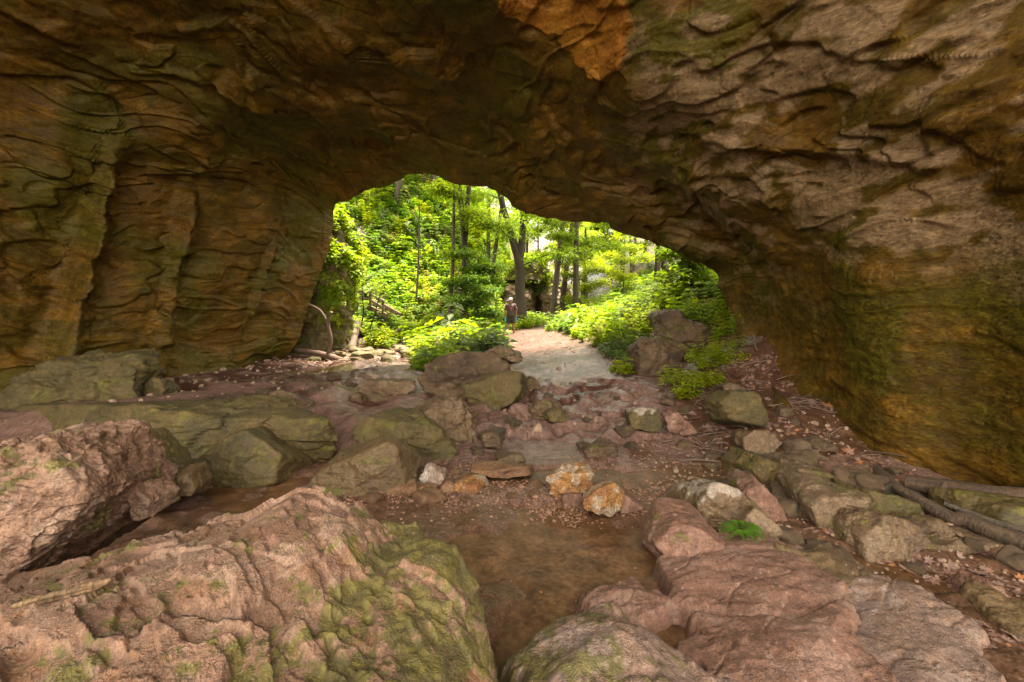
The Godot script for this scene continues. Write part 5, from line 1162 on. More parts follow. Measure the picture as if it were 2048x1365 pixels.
func build_timber() -> void:
	var g0 := Color(0.165, 0.108, 0.062)
	var g1 := Color(0.075, 0.048, 0.027)
	var cut := Color(0.20, 0.13, 0.08)
	log_thing("fallen_log", "weathered log with a tall forked branch standing up outside the left wall", "log", [
		["trunk", [Vector3(-8.41,0.94,-17.60), Vector3(-7.01,0.77,-17.00), Vector3(-5.30,0.46,-15.80)], [0.08, 0.12, 0.13]],
		["branch", [Vector3(-6.87,0.76,-16.90), Vector3(-6.75,1.36,-16.90), Vector3(-6.85,2.01,-16.90), Vector3(-6.65,2.40,-16.80)], [0.075, 0.07, 0.065, 0.05]],
		["branch", [Vector3(-6.85,1.96,-16.90), Vector3(-7.12,2.44,-16.90), Vector3(-7.59,2.70,-16.90)], [0.06, 0.045, 0.035]]], Color(0.20, 0.12, 0.07), Color(0.11, 0.065, 0.038), cut)
	log_thing("fallen_log", "thick grey log lying across the gully below the green tongue", "log", [["trunk", [Vector3(-5.47,0.43,-16.20), Vector3(-4.55,0.48,-16.90), Vector3(-3.69,0.73,-17.80)], [0.10, 0.14, 0.17]]], Color(0.22, 0.16, 0.09), Color(0.14, 0.10, 0.055), cut)
	log_thing("sawn_log", "pale sawn log lying down the leafy slope beside the mossy outcrop", "log", [["trunk", [Vector3(-7.32,1.89,-21.50), Vector3(-7.16,1.36,-20.60), Vector3(-6.95,0.84,-19.60)], [0.19, 0.18, 0.17]]], Color(0.20, 0.15, 0.10), Color(0.12, 0.085, 0.05), Color(0.16, 0.11, 0.065))
	log_thing("stick", "thin pale stick lying on stones under the left wall", "stick", [["shaft", [Vector3(-6.88,0.62,-11.40), Vector3(-6.30,0.64,-11.20), Vector3(-5.96,0.76,-11.20)], [0.02, 0.025, 0.015]]], g0, g1, cut)
	log_thing("sawn_log", "short sawn log with a dark round cut end among the creek rocks", "log", [["trunk", [Vector3(5.04,0.08,-6.20), Vector3(4.81,0.08,-5.75), Vector3(4.60,0.09,-5.35)], [0.085, 0.10, 0.115]]], Color(0.18, 0.115, 0.06), Color(0.10, 0.065, 0.035), Color(0.08, 0.075, 0.045))
	log_thing("fallen_log", "long bare bent log reaching the right picture edge over the creek rocks", "log", [["trunk", [Vector3(4.57,0.17,-5.30), Vector3(4.59,0.13,-4.95), Vector3(4.65,0.08,-4.70), Vector3(4.71,0.10,-4.60), Vector3(4.78,0.07,-4.35), Vector3(4.95,0.06,-4.00)], [0.055, 0.065, 0.07, 0.08, 0.085, 0.09]]], g0, g1, cut)
	log_thing("fallen_log", "thick bare log lying along the foot of the right wall", "log", [["trunk", [Vector3(4.94,0.13,-5.60), Vector3(5.20,0.15,-5.30), Vector3(5.41,0.18,-5.05), Vector3(5.93,0.25,-4.70)], [0.09, 0.12, 0.125, 0.12]]], Color(0.16, 0.10, 0.054), Color(0.075, 0.045, 0.025), cut)
	log_thing("pole", "thin grey pole lying just behind the long bent log", "pole", [["shaft", [Vector3(4.76,0.15,-4.90), Vector3(4.89,0.12,-4.55), Vector3(5.12,0.10,-4.15)], [0.03, 0.032, 0.03]]], Color(0.19, 0.155, 0.12), g1, cut)
	log_thing("stump", "pointed splintered stump between the logs on the right", "stump", [["trunk", [Vector3(5.04,0.01,-5.20), Vector3(5.02,0.16,-5.20), Vector3(5.04,0.28,-5.20)], [0.075, 0.06, 0.012]]], Color(0.24, 0.155, 0.105), Color(0.14, 0.085, 0.055), cut)
	log_thing("sawn_log", "short pinkish log chunk beside the splintered stump", "log", [["trunk", [Vector3(5.04,0.10,-5.10), Vector3(5.00,0.09,-4.95), Vector3(4.97,0.07,-4.80)], [0.05, 0.055, 0.05]]], Color(0.24, 0.16, 0.115), Color(0.14, 0.09, 0.06), cut)
	log_thing("stick", "dark twig at the right picture edge beside the grey pink slab", "stick", [["shaft", [Vector3(3.22,-0.04,-3.00), Vector3(3.21,-0.03,-2.85), Vector3(3.27,-0.09,-2.70)], [0.016, 0.018, 0.018]]], g1, Color(0.10, 0.065, 0.04), cut)
	log_thing("fallen_log", "reddish rotten log lying below the tan boulder on the left slope", "log", [["trunk", [Vector3(-7.62,2.89,-27.60), Vector3(-6.67,2.79,-27.40), Vector3(-5.51,2.64,-27.00)], [0.07, 0.12, 0.13]]], Color(0.36, 0.22, 0.15), Color(0.24, 0.13, 0.085), cut)
	# split driftwood on the near ledge
	var dw := base("driftwood", Vector3(-1.78, 1.10, -1.74), 0.5)
	var sp := Soup.new()
	tube(sp, [Vector3(-0.14, 0, 0.0), Vector3(-0.02, 0.008, 0.004), Vector3(0.1, 0.012, 0.0), Vector3(0.15, 0.02, -0.01)], [0.008, 0.02, 0.022, 0.006], 10, Color(0.40, 0.26, 0.135), Color(0.20, 0.12, 0.06), 0.3, Color(0, 0, 0, 0), 8, 4.0)
	part("shaft", sp.mesh(), M.wood, dw)
	var sp2 := Soup.new()
	tube(sp2, [Vector3(-0.10, 0.012, 0.02), Vector3(0.0, 0.022, 0.02), Vector3(0.12, 0.02, 0.02)], [0.004, 0.012, 0.003], 8, Color(0.33, 0.21, 0.105), Color(0.18, 0.11, 0.05), 0.3, Color(0, 0, 0, 0), 6, 9.0)
	part("splinter", sp2.mesh(), M.wood, dw)
	tag(dw, "pale split piece of driftwood on the near pink ledge", "driftwood")
	# wooden stair and landing on the left slope
	var wood := Color(0.24, 0.17, 0.095)
	var st := base("wooden_stair", Vector3(-7.47,2.64,-24.00))
	for q in [["post", Vector3(-8.66,3.73,-24.60), Vector3(-8.69,2.55,-24.60), 0.12], ["post", Vector3(-7.43,3.48,-24.00), Vector3(-7.45,2.43,-24.00), 0.13], ["post", Vector3(-6.61,3.07,-23.40), Vector3(-6.62,2.22,-23.40), 0.12], ["post", Vector3(-9.01,3.95,-26.40), Vector3(-9.02,3.03,-26.40), 0.11]]:
		var b := Soup.new()
		box_soup(b, q[1] - st.position, q[2] - st.position, q[3], q[3], wood)
		part(q[0], b.mesh(), M.wood, st)
	for q in [["rail", Vector3(-8.67,3.59,-24.60), Vector3(-7.46,3.49,-24.10), 0.05, 0.12], ["rail", Vector3(-8.67,3.27,-24.60), Vector3(-7.47,3.14,-24.10), 0.05, 0.12], ["rail", Vector3(-7.35,3.37,-23.90), Vector3(-6.53,2.99,-23.30), 0.05, 0.12], ["rail", Vector3(-7.36,3.06,-23.90), Vector3(-6.54,2.65,-23.30), 0.05, 0.12], ["beam", Vector3(-8.59,2.84,-24.50), Vector3(-7.41,2.74,-23.90), 0.10, 0.22], ["stringer", Vector3(-7.45,2.69,-24.00), Vector3(-6.41,2.27,-23.20), 0.07, 0.24], ["stringer", Vector3(-7.01,2.89,-24.60), Vector3(-5.73,2.30,-23.40), 0.07, 0.2]]:
		var b := Soup.new()
		box_soup(b, q[1] - st.position, q[2] - st.position, q[3], q[4], wood)
		part(q[0], b.mesh(), M.wood, st)
	for k in 4:
		var b := Soup.new()
		var p: Vector3 = (Vector3(-7.25,2.67,-24.30)).lerp(Vector3(-5.91,2.27,-23.20), k / 3.0) - st.position
		box_soup(b, p - Vector3(0.42, 0, 0), p + Vector3(0.42, 0, 0), 0.28, 0.05, Color(0.30, 0.22, 0.13))
		part("tread", b.mesh(), M.wood, st)
	for k in 5:
		var b := Soup.new()
		var p: Vector3 = (Vector3(-8.04,2.91,-24.30)) - st.position + Vector3(0, 0, -0.15 - k * 0.2)
		box_soup(b, p - Vector3(0.5, 0, 0), p + Vector3(0.5, 0, 0), 0.18, 0.04, wood)
		part("deck_board", b.mesh(), M.wood, st)
	tag(st, "weathered wooden stair and landing with railing on the left slope", "stair")
	# stone steps below it
	var ss := base("stone_steps", Vector3(-5.06,0.94,-20.80))
	var r := RandomNumberGenerator.new()
	for k in 8:
		r.seed = 400 + k
		var f := k / 7.0
		var x := lerpf(-5.05, -5.85, f)
		var z := -lerpf(20.6, 23.8, f)
		var pl := outline_planes([-0.38, -0.1, -0.36, 0.05, -0.1, 0.09, 0.3, 0.07, 0.4, -0.02, 0.36, -0.1], 0.34, r)
		var m := part("step", rock_mesh(pl, 14.0, 3, Vector3(0.38, 0.1, 0.2), 0.4, PAL.tan, 0.12, 300 + k), M.rock, ss)
		m.position = rise(x, z, 0.05) - ss.position
	tag(ss, "worn stone steps climbing through plants to the wooden stair", "steps")

func build_outcrops() -> void:
	var r := RandomNumberGenerator.new()
	r.seed = 31
	for d in [
		["rock_outcrop", "mossy cliff outcrop hung with ferns just outside the left wall", Vector3(-8.24,2.95,-19.60), 3.2, "brown", 0.95, [[-2.6, -3.2], [-1.9, 0.2], [-0.6, 2.9], [0.9, 3.6], [1.3, 1.5], [1.15, -1.2], [0.8, -2.8]], 2400],
		["rock_outcrop", "shadowed rock overhang with a dark hollow on the far bank right of the walker", Vector3(1.46,5.22,-37.00), 3.0, "olive", 0.4, [[-1.9, -0.1], [-1.7, 0.8], [-0.4, 1.4], [0.9, 1.2], [1.7, 0.4], [1.5, -0.3]], 160],
		["rock_outcrop", "dark rock wall at the back of the hollow on the far bank", Vector3(1.64,4.13,-39.50), 2.0, "brown", 0.2, [[-3.6, -1.6], [-3.4, 1.2], [0.0, 2.0], [3.4, 1.0], [3.6, -1.6]], 120],
		["rock_outcrop", "pale rock block left of the dark hollow on the far bank", Vector3(0.63,3.77,-36.00), 2.0, "greybrown", 0.2, [[-1.3, -1.4], [-1.2, 0.6], [-0.2, 0.9], [0.9, 0.5], [1.1, -1.3]], 20],
		["rock_outcrop", "pale rock block right of the dark hollow on the far bank", Vector3(2.75,3.93,-37.00), 1.4, "greybrown", 0.3, [[-0.6, -1.5], [-0.4, 0.7], [0.8, 0.9], [1.4, 0.0], [1.4, -1.5]], 20],
		["rock_outcrop", "low rock band cropping out under the left slope plants", Vector3(-4.04,3.79,-31.00), 1.6, "brown", 0.3, [[-2.4, -0.7], [-2.2, 0.3], [-0.4, 0.6], [1.8, 0.4], [2.2, -0.7]], 40]]:
		var flat := []
		var hi := Vector2.ZERO
		for q in d[6]:
			flat.append(q[0])
			flat.append(q[1])
			hi = hi.max(Vector2(absf(q[0]), absf(q[1])))
		var o := base(d[0], d[2])
		part("rock", rock_mesh(outline_planes(flat, d[3], r), 12.0, 6 if d[7] > 100 else 5, Vector3(hi.x, hi.y, d[3] * 0.5), 0.8, PAL[d[4]], d[5], 500 + d[7]), M.rock, o)
		# ferns and small plants rooted in its cracks, found by walking in to the rock from outside
		var xf := []
		var cl := []
		var pl := outline_planes(flat, d[3], r)
		for k in d[7]:
			var dir := Vector3(rng.randf_range(-1, 1), rng.randf_range(-0.3, 1.0), rng.randf_range(-0.2, 1.0)).normalized()
			var sum := 0.0
			for p in pl:
				var q: float = p[0].dot(dir) / p[1]
				if q > 0.0: sum += pow(q, 12.0)
			var at := dir * pow(sum, -1.0 / 12.0) * 0.99
			if soft.get_noise_3dv(at * 0.7) < -0.25: continue
			xf.append(turned(at, rng.randf_range(0.5, 1.1) * (1.7 if dir.y > 0.55 else 1.0), 0.7))
			cl.append(leaf_tint([2, 0, 0][rng.randi() % 3]))
		scatter("ferns", plants[0], M.leaf, xf, cl, o)
		tag(o, d[1], "rock outcrop")

# ---------------------------------------------------------------- small things on the floor
func dead_leaf_mesh(seed_: int) -> ArrayMesh:
	var r := RandomNumberGenerator.new()
	r.seed = seed_
	var sp := Soup.new()
	var curl := r.randf_range(0.15, 0.5)
	var ring := []
	var lobes := 7
	for k in lobes * 2:
		var a := TAU * k / (lobes * 2)
		var q := (1.0 if k % 2 == 0 else 0.48) * (0.75 + 0.25 * cos(a)) * r.randf_range(0.8, 1.1)
		var p := Vector2(cos(a) * q, sin(a) * q * 0.7)
		ring.append(Vector3(p.x, curl * (p.y * p.y + 0.4 * p.x * p.x) + r.randf_range(-0.04, 0.06), p.y))
	for k in ring.size(): sp.tri(Vector3(0, 0.02, 0), ring[k], ring[(k + 1) % ring.size()], Color(1, 1, 1))
	sp.tri(Vector3(-0.7, 0.03, 0.02), Vector3(-0.7, 0.03, -0.02), Vector3(-1.2, 0.12, 0.03), Color(0.8, 0.7, 0.6))
	return sp.mesh()

func dead_tint() -> Color:
	var t := rng.randf()
	if t < 0.5: return mixc(Color(0.22, 0.115, 0.08), Color(0.15, 0.075, 0.05), rng.randf())
	if t < 0.93: return mixc(Color(0.215, 0.13, 0.10), Color(0.13, 0.075, 0.055), rng.randf())
	return mixc(Color(0.30, 0.12, 0.04), Color(0.22, 0.085, 0.03), rng.randf())

func litter(called: String, label: String, meshes: Array, n: int, x0: float, x1: float, s0: float, s1: float, size: float, lift: float, tint: Callable, keep: Callable) -> void:
	var xf := []
	var cl := []
	for m in meshes:
		xf.append([])
		cl.append([])
	for k in n:
		var x := rng.randf_range(x0, x1)
		var s := rng.randf_range(s0, s1)
		if not keep.call(x, s, soft.get_noise_2d(x * 1.3, s * 1.3)): continue
		var w := rng.randi() % meshes.size()
		var at := rise(x, -s)
		if s < 7.2: at.y = maxf(at.y, cubic_at(GX, ground_row(s), x) - 0.052)
		var nrm := Vector3(ground_h(x - 0.1, -s) - ground_h(x + 0.1, -s), 0.2, ground_h(x, -s - 0.1) - ground_h(x, -s + 0.1)).normalized()
		var sc := size * exp(rng.randfn(-0.15, 0.45))
		var b := Basis(Quaternion(Vector3.UP, nrm)) * Basis(Vector3(rng.randfn(0, 1), 0.01, rng.randfn(0, 1)).normalized(), rng.randfn(0, 0.22)) * Basis(Vector3.UP, rng.randf() * TAU)
		xf[w].append(Transform3D(b.scaled(Vector3.ONE * sc), at + nrm * lift * sc))
		cl[w].append(tint.call())
	var o := base(called)
	for w in meshes.size():
		if xf[w].size(): scatter("leaves" if called == "leaf_litter" else "pieces", meshes[w], M.dead_leaf if called == "leaf_litter" else M.bark, xf[w], cl[w], o)
	tag(o, label, "", "", "stuff")

# names a small stone by the nearest large one
var label_seen := {}
func stone_label(kind: PackedStringArray, at: Vector3) -> String:
	var near := []
	for d in ROCKS: near.append([Vector3(d[2], d[3], d[4]).distance_to(at), d[1], at - Vector3(d[2], d[3], d[4])])
	near.sort_custom(func(a, b): return a[0] < b[0])
	var out := ""
	for k in 5:
		var off: Vector3 = near[k][2]
		var words := PackedStringArray()
		for w in near[k][1].split(" "):
			if words.size() >= 3 and w in ["with", "at", "on", "beside", "behind", "below", "standing", "running", "right", "left", "between", "carrying", "leaning", "resting", "wedged", "half", "in", "overhanging", "fallen", "under", "above", "stuck", "lodged", "directly", "among,", "among", "lying", "near", "nearest", "poking", "cut", "crossing", "breaking", "beneath", "touching", "of", "tucked"]: break
			words.append(w)
			if words.size() == 7: break
		var side := "behind" if off.z < -absf(off.x) else ("in front of" if off.z > absf(off.x) else ("left of" if off.x < 0.0 else "right of"))
		out = "%s %s %s the %s" % [" ".join(kind), "close" if near[k][0] < 0.7 else ("some way" if near[k][0] > 1.6 else "a little way"), side, " ".join(words)]
		if not label_seen.has(out): break
	label_seen[out] = true
	return out

func build_floor_things() -> void:
	var dl := [dead_leaf_mesh(1), dead_leaf_mesh(2), dead_leaf_mesh(3)]
	litter("leaf_litter", "brown fallen leaves drifted among the creek rocks at lower right", dl, 3800, 1.9, 5.2, 2.9, 5.6, 0.044, 0.15, dead_tint, func(x, s, n): return x > 1.75 + (s - 2.2) * 0.25 and (n > 0.05 or rng.randf() < 0.12))
	litter("leaf_litter", "brown fallen leaves on the right earth bank and under the right wall", dl, 5200, 1.8, 6.5, 5.6, 11.0, 0.05, 0.15, dead_tint, func(x, s, n): return x > path_x(s) + 1.2 + n * 0.4 and n > -0.1 and (x > 3.4 or rng.randf() < 0.3))
	litter("leaf_litter", "scattered leaf bits on the muddy pool and clay", dl, 2600, -3.8, 2.6, 2.6, 7.0, 0.015, 0.15, dead_tint, func(x, s, n): return n > 0.25 or rng.randf() < 0.2)
	litter("leaf_litter", "brown fallen leaves below the mossy outcrop in the left gully", dl, 4200, -9.0, -3.6, 15.0, 23.0, 0.08, 0.15, dead_tint, func(x, s, n): return x < -6.2 + n or rng.randf() < 0.35)
	litter("leaf_litter", "sparse leaf bits along the rising path", dl, 350, -2.0, 3.2, 8.0, 24.0, 0.032, 0.15, dead_tint, func(x, s, n): return true)
	# crumbs of clay and gravel
	var r := RandomNumberGenerator.new()
	var gm := []
	for k in 3:
		r.seed = 900 + k
		var pl := []
		for q in 9: pl.append([Vector3(r.randfn(0, 1), r.randfn(0, 1), r.randfn(0, 1)).normalized(), r.randf_range(0.55, 1.0)])
		for q in [Vector3.UP, Vector3.DOWN, Vector3.LEFT, Vector3.RIGHT, Vector3.FORWARD, Vector3.BACK]: pl.append([q, 0.9 if q.y == 0.0 else 0.6])
		gm.append(rock_mesh(pl, 12.0, 2, Vector3.ONE, 0.3, [Color(1, 1, 1), Color(0.8, 0.78, 0.75), Color(1.1, 1.05, 1.0)], 0.0, 900 + k, 0.0))
	var clay := func(): return mixc(Color(0.235, 0.12, 0.072), Color(0.15, 0.078, 0.048), rng.randf())
	var stone := func(): return mixc(Color(0.27, 0.17, 0.11), Color(0.16, 0.10, 0.06), rng.randf())
	litter("rubble", "crumbly red clay crumbs along the pool rim", gm, 9000, -2.6, 2.6, 4.8, 7.0, 0.011, 0.1, clay, func(x, s, n): return absf(s - 5.75 + x * 0.12) < 0.55 + n * 0.3 or rng.randf() < 0.12)
	litter("gravel", "small stones along the creek bed at right", gm, 900, 1.8, 5.6, 3.4, 7.6, 0.018, 0.3, stone, func(x, s, n): return x > 1.6 + absf(s - 5.2) * 0.2)
	litter("gravel", "small stones in the dry gully under the left wall", gm, 500, -9.5, -3.0, 8.4, 16.5, 0.035, 0.3, stone, func(x, s, n): return n > 0.1 or x < -6.5)
	litter("gravel", "loose stones on the rising path", gm, 420, -0.8, 3.4, 7.4, 23.0, 0.028, 0.2, stone, func(x, s, n): return n > -0.1)
	# twigs on the earth bank
	var tw := []
	for k in 3:
		var sp := Soup.new()
		r.seed = 950 + k
		tube(sp, [Vector3(-0.5, 0, 0), Vector3(-0.15, 0.04, r.randf_range(-0.05, 0.05)), Vector3(0.2, 0.03, r.randf_range(-0.06, 0.06)), Vector3(0.5, 0, 0.05)], [0.02, 0.018, 0.014, 0.006], 5, Color(1, 1, 1), Color(0.7, 0.65, 0.6), 0.1, Color(0, 0, 0, 0), 3, k)
		tw.append(sp.mesh())
	litter("twig_litter", "thin bare twigs and roots tangled on the right earth bank", tw, 520, 2.4, 5.6, 6.4, 10.5, 0.30, 0.05, func(): return mixc(Color(0.19, 0.12, 0.085), Color(0.09, 0.055, 0.035), rng.randf()), func(x, s, n): return n > -0.25 and x > path_x(s) + 1.3)
	# countable small stones
	var n_st := 0
	for d in [["small brown stone scattered in the dry gully under the left wall", "small stones in the dry gully", 26, -7.6, -3.6, 9.0, 12.0, "brown", 0.13],
		["small tan stone lodged between the creek boulders on the right", "small stones between the creek boulders", 58, 2.0, 5.4, 3.9, 6.9, "greybrown", 0.13],
		["small clay stone in the broken rim of the muddy pool", "small stones of the pool rim", 26, -2.3, 1.6, 5.35, 6.35, "rust", 0.085],
		["small dark stone set in the eroded foot of the path", "small stones at the path foot", 12, -0.9, 2.6, 7.0, 9.6, "brown", 0.12],
		["small bank stone on the earth bank below the right wall", "small stones on the earth bank", 18, 2.6, 4.6, 6.4, 9.4, "greybrown", 0.10],
		["mossy stone in the gully outside the left wall", "mossy stones in the left gully", 22, -7.6, -3.6, 15.5, 20.5, "olive", 0.22]]:
		var vars := []
		for k in 4:
			r.seed = 970 + n_st
			n_st += 1
			var flat := []
			for q in 9:
				var a := TAU * q / 9.0
				flat.append(cos(a) * r.randf_range(0.75, 1.1))
				flat.append(sin(a) * r.randf_range(0.4, 0.7))
			vars.append(rock_mesh(outline_planes(flat, r.randf_range(1.2, 1.9), r), 14.0, 3, Vector3(1, 0.6, 0.8), 0.55, PAL[d[7]], 0.75 if d[7] == "olive" else 0.05, 970 + n_st, 0.3))
		for k in d[2]:
			var x := rng.randf_range(d[3], d[4])
			var s := rng.randf_range(d[5], d[6])
			var sc: float = d[8] * exp(rng.randfn(0, 0.35))
			var o := part("small_stone", vars[k % 4], M.rock)
			o.transform = Transform3D(Basis(Vector3.UP, rng.randf() * TAU).scaled(Vector3.ONE * sc), rise(x, -s, sc * 0.18))
			tag(o, stone_label(d[0].split(" ").slice(0, 2 if d[0].begins_with("mossy") else 3), o.position), "stone", d[1])
	# fern beside the grey boulder
	var f := base("fern", Vector3(2.18,0.15,-4.22))
	for k in 9:
		var sp := Soup.new()
		var az := -1.2 + k * 0.62 + rng.randf_range(-0.2, 0.2)
		var L := rng.randf_range(0.18, 0.27)
		var out := Vector3(cos(az), 0, sin(az))
		for q in 14:
			var t := (q + 1) / 15.0
			var at := out * L * t + Vector3.UP * (0.22 * t - 0.24 * t * t) * 1.3
			var side := out.cross(Vector3.UP)
			var pl := 0.075 * sin(PI * pow(t, 0.7)) + 0.008
			for e in [-1.0, 1.0]: leaf(sp, at, (side * e + out * 0.35).normalized(), Vector3.UP, pl, 0.022, mixc(Color(0.07, 0.17, 0.014), Color(0.12, 0.22, 0.018), rng.randf()), 0.1)
		part("frond", sp.mesh(), M.leaf, f)
	tag(f, "small bright green fern growing beside the grey boulder", "fern")
	# seedlings on the earth bank
	var sd := [[1385, 745, 9.3, "yellow green seedling alone on the bare earth bank below the others"], [1372, 765, 9.0, "lowest yellow green seedling on the bare earth bank"], [1352, 742, 9.6, "small seedling left of the lone one on the earth bank"], [1405, 712, 10.2, "leafy seedling on the earth slope under the arch edge"], [1432, 690, 10.3, "seedling close to the arch edge"], [1450, 668, 10.6, "tall seedling touching the arch edge"], [1420, 735, 9.4, "seedling above the tangle of twigs"], [1462, 700, 9.9, "seedling with dense leaves at the foot of the arch edge"], [1238, 725, 11.0, "bushy seedling left of the lower rugged boulder"], [1395, 690, 11.0, "seedling right of the mossy slab"]]
	for d in sd:
		var w: Vector3 = px_ground[sd.find(d)]
		var o := base("seedling", rise(w.x, w.z))
		var xf := []
		var cl := []
		for k in 7:
			xf.append(turned(Vector3(rng.randfn(0, 0.14), 0, rng.randfn(0, 0.14)), rng.randf_range(0.6, 0.95), 0.2))
			cl.append(leaf_tint(2))
		scatter("leaves", plants[rng.randi() % 3], M.leaf, xf, cl, o)
		tag(o, d[3], "seedling")

const px_ground := [Vector3(3.71,1.07,-9.30), Vector3(3.46,0.91,-9.00), Vector3(3.48,1.07,-9.60), Vector3(4.28,1.33,-10.20), Vector3(4.63,1.58,-10.30), Vector3(4.96,1.81,-10.60), Vector3(4.11,1.16,-9.40), Vector3(4.78,1.49,-9.90), Vector3(2.60,1.11,-11.00), Vector3(4.49,1.53,-11.00)]

# ---------------------------------------------------------------- the walker
func sdf(p: Vector3, bones: Array, k: float) -> float:
	var d := 1e9
	for b in bones:
		var a: Vector3 = b[0]
		var ab: Vector3 = b[1] - a
		var l := ab.length_squared()
		var t := clampf((p - a).dot(ab) / l, 0.0, 1.0) if l > 1e-9 else 0.0
		var q := (p - a - ab * t)
		if b.size() > 4: q *= b[4]
		var e := q.length() - lerpf(b[2], b[3], t)
		var h := clampf(0.5 + 0.5 * (d - e) / k, 0.0, 1.0)
		d = lerpf(d, e, h) - k * h * (1.0 - h) if d < 1e8 else e
	return d

func nets(sp: Soup, bones: Array, cell_: float, k: float, col: Color, clips := []) -> void:
	var lo := Vector3.ONE * 1e9
	var hi := -lo
	for b in bones:
		var r := maxf(b[2], b[3]) * 1.5 + cell_ * 2.0
		lo = lo.min(b[0] - Vector3.ONE * r).min(b[1] - Vector3.ONE * r)
		hi = hi.max(b[0] + Vector3.ONE * r).max(b[1] + Vector3.ONE * r)
	var nx := int((hi.x - lo.x) / cell_) + 2
	var ny := int((hi.y - lo.y) / cell_) + 2
	var nz := int((hi.z - lo.z) / cell_) + 2
	var f := PackedFloat32Array()
	f.resize(nx * ny * nz)
	for z in nz:
		for y in ny:
			var skip := 0
			for x in nx:
				var at := (z * ny + y) * nx + x
				if skip > 0:
					skip -= 1
					f[at] = 1.0
					continue
				var p := lo + Vector3(x, y, z) * cell_
				var d := sdf(p, bones, k)
				for c in clips: d = maxf(d, c[0].dot(p) - c[1])
				f[at] = d
				if d > cell_ * 4.0: skip = int(d / cell_) - 3
	var id := {}
	var v0 := sp.v.size()
	for z in nz - 1:
		for y in ny - 1:
			for x in nx - 1:
				var at := (z * ny + y) * nx + x
				var s0 := f[at] < 0.0
				var any := false
				for o in [1, nx, nx + 1, nx * ny, nx * ny + 1, nx * ny + nx, nx * ny + nx + 1]:
					if (f[at + o] < 0.0) != s0:
						any = true
						break
				if not any: continue
				var sum := Vector3.ZERO
				var n := 0
				for e in [[0, 1], [0, 2], [0, 4], [1, 3], [1, 5], [2, 3], [2, 6], [3, 7], [4, 5], [4, 6], [5, 7], [6, 7]]:
					var a: int = e[0]
					var b: int = e[1]
					var fa := f[at + (a & 1) + ((a >> 1) & 1) * nx + (a >> 2) * nx * ny]
					var fb := f[at + (b & 1) + ((b >> 1) & 1) * nx + (b >> 2) * nx * ny]
					if (fa < 0.0) == (fb < 0.0): continue
					var t := fa / (fa - fb)
					sum += Vector3(a & 1, (a >> 1) & 1, a >> 2).lerp(Vector3(b & 1, (b >> 1) & 1, b >> 2), t)
					n += 1
				id[at] = sp.v.size()
				sp.v.append(lo + (Vector3(x, y, z) + sum / n) * cell_)
				sp.c.append(col)
	var tri0 := sp.i.size()
	var stride := [1, nx, nx * ny]
	for at in id:
		for ax in 3:
			var u: int = stride[(ax + 1) % 3]
			var w: int = stride[(ax + 2) % 3]
			var a := f[at]
			var b := f[at + stride[ax]]
			if (a < 0.0) == (b < 0.0): continue
			if not (id.has(at - u) and id.has(at - w) and id.has(at - u - w)): continue
			var q := [id[at], id[at - u], id[at - u - w], id[at - w]]
			if a < 0.0: sp.i.append_array(PackedInt32Array([q[0], q[2], q[1], q[0], q[3], q[2]]))
			else: sp.i.append_array(PackedInt32Array([q[0], q[1], q[2], q[0], q[2], q[3]]))
	var sub := sp.i.slice(tri0)
	var nn := normals(sp.v, sub)
	for q in range(v0, sp.v.size()): sp.n.append(nn[q])

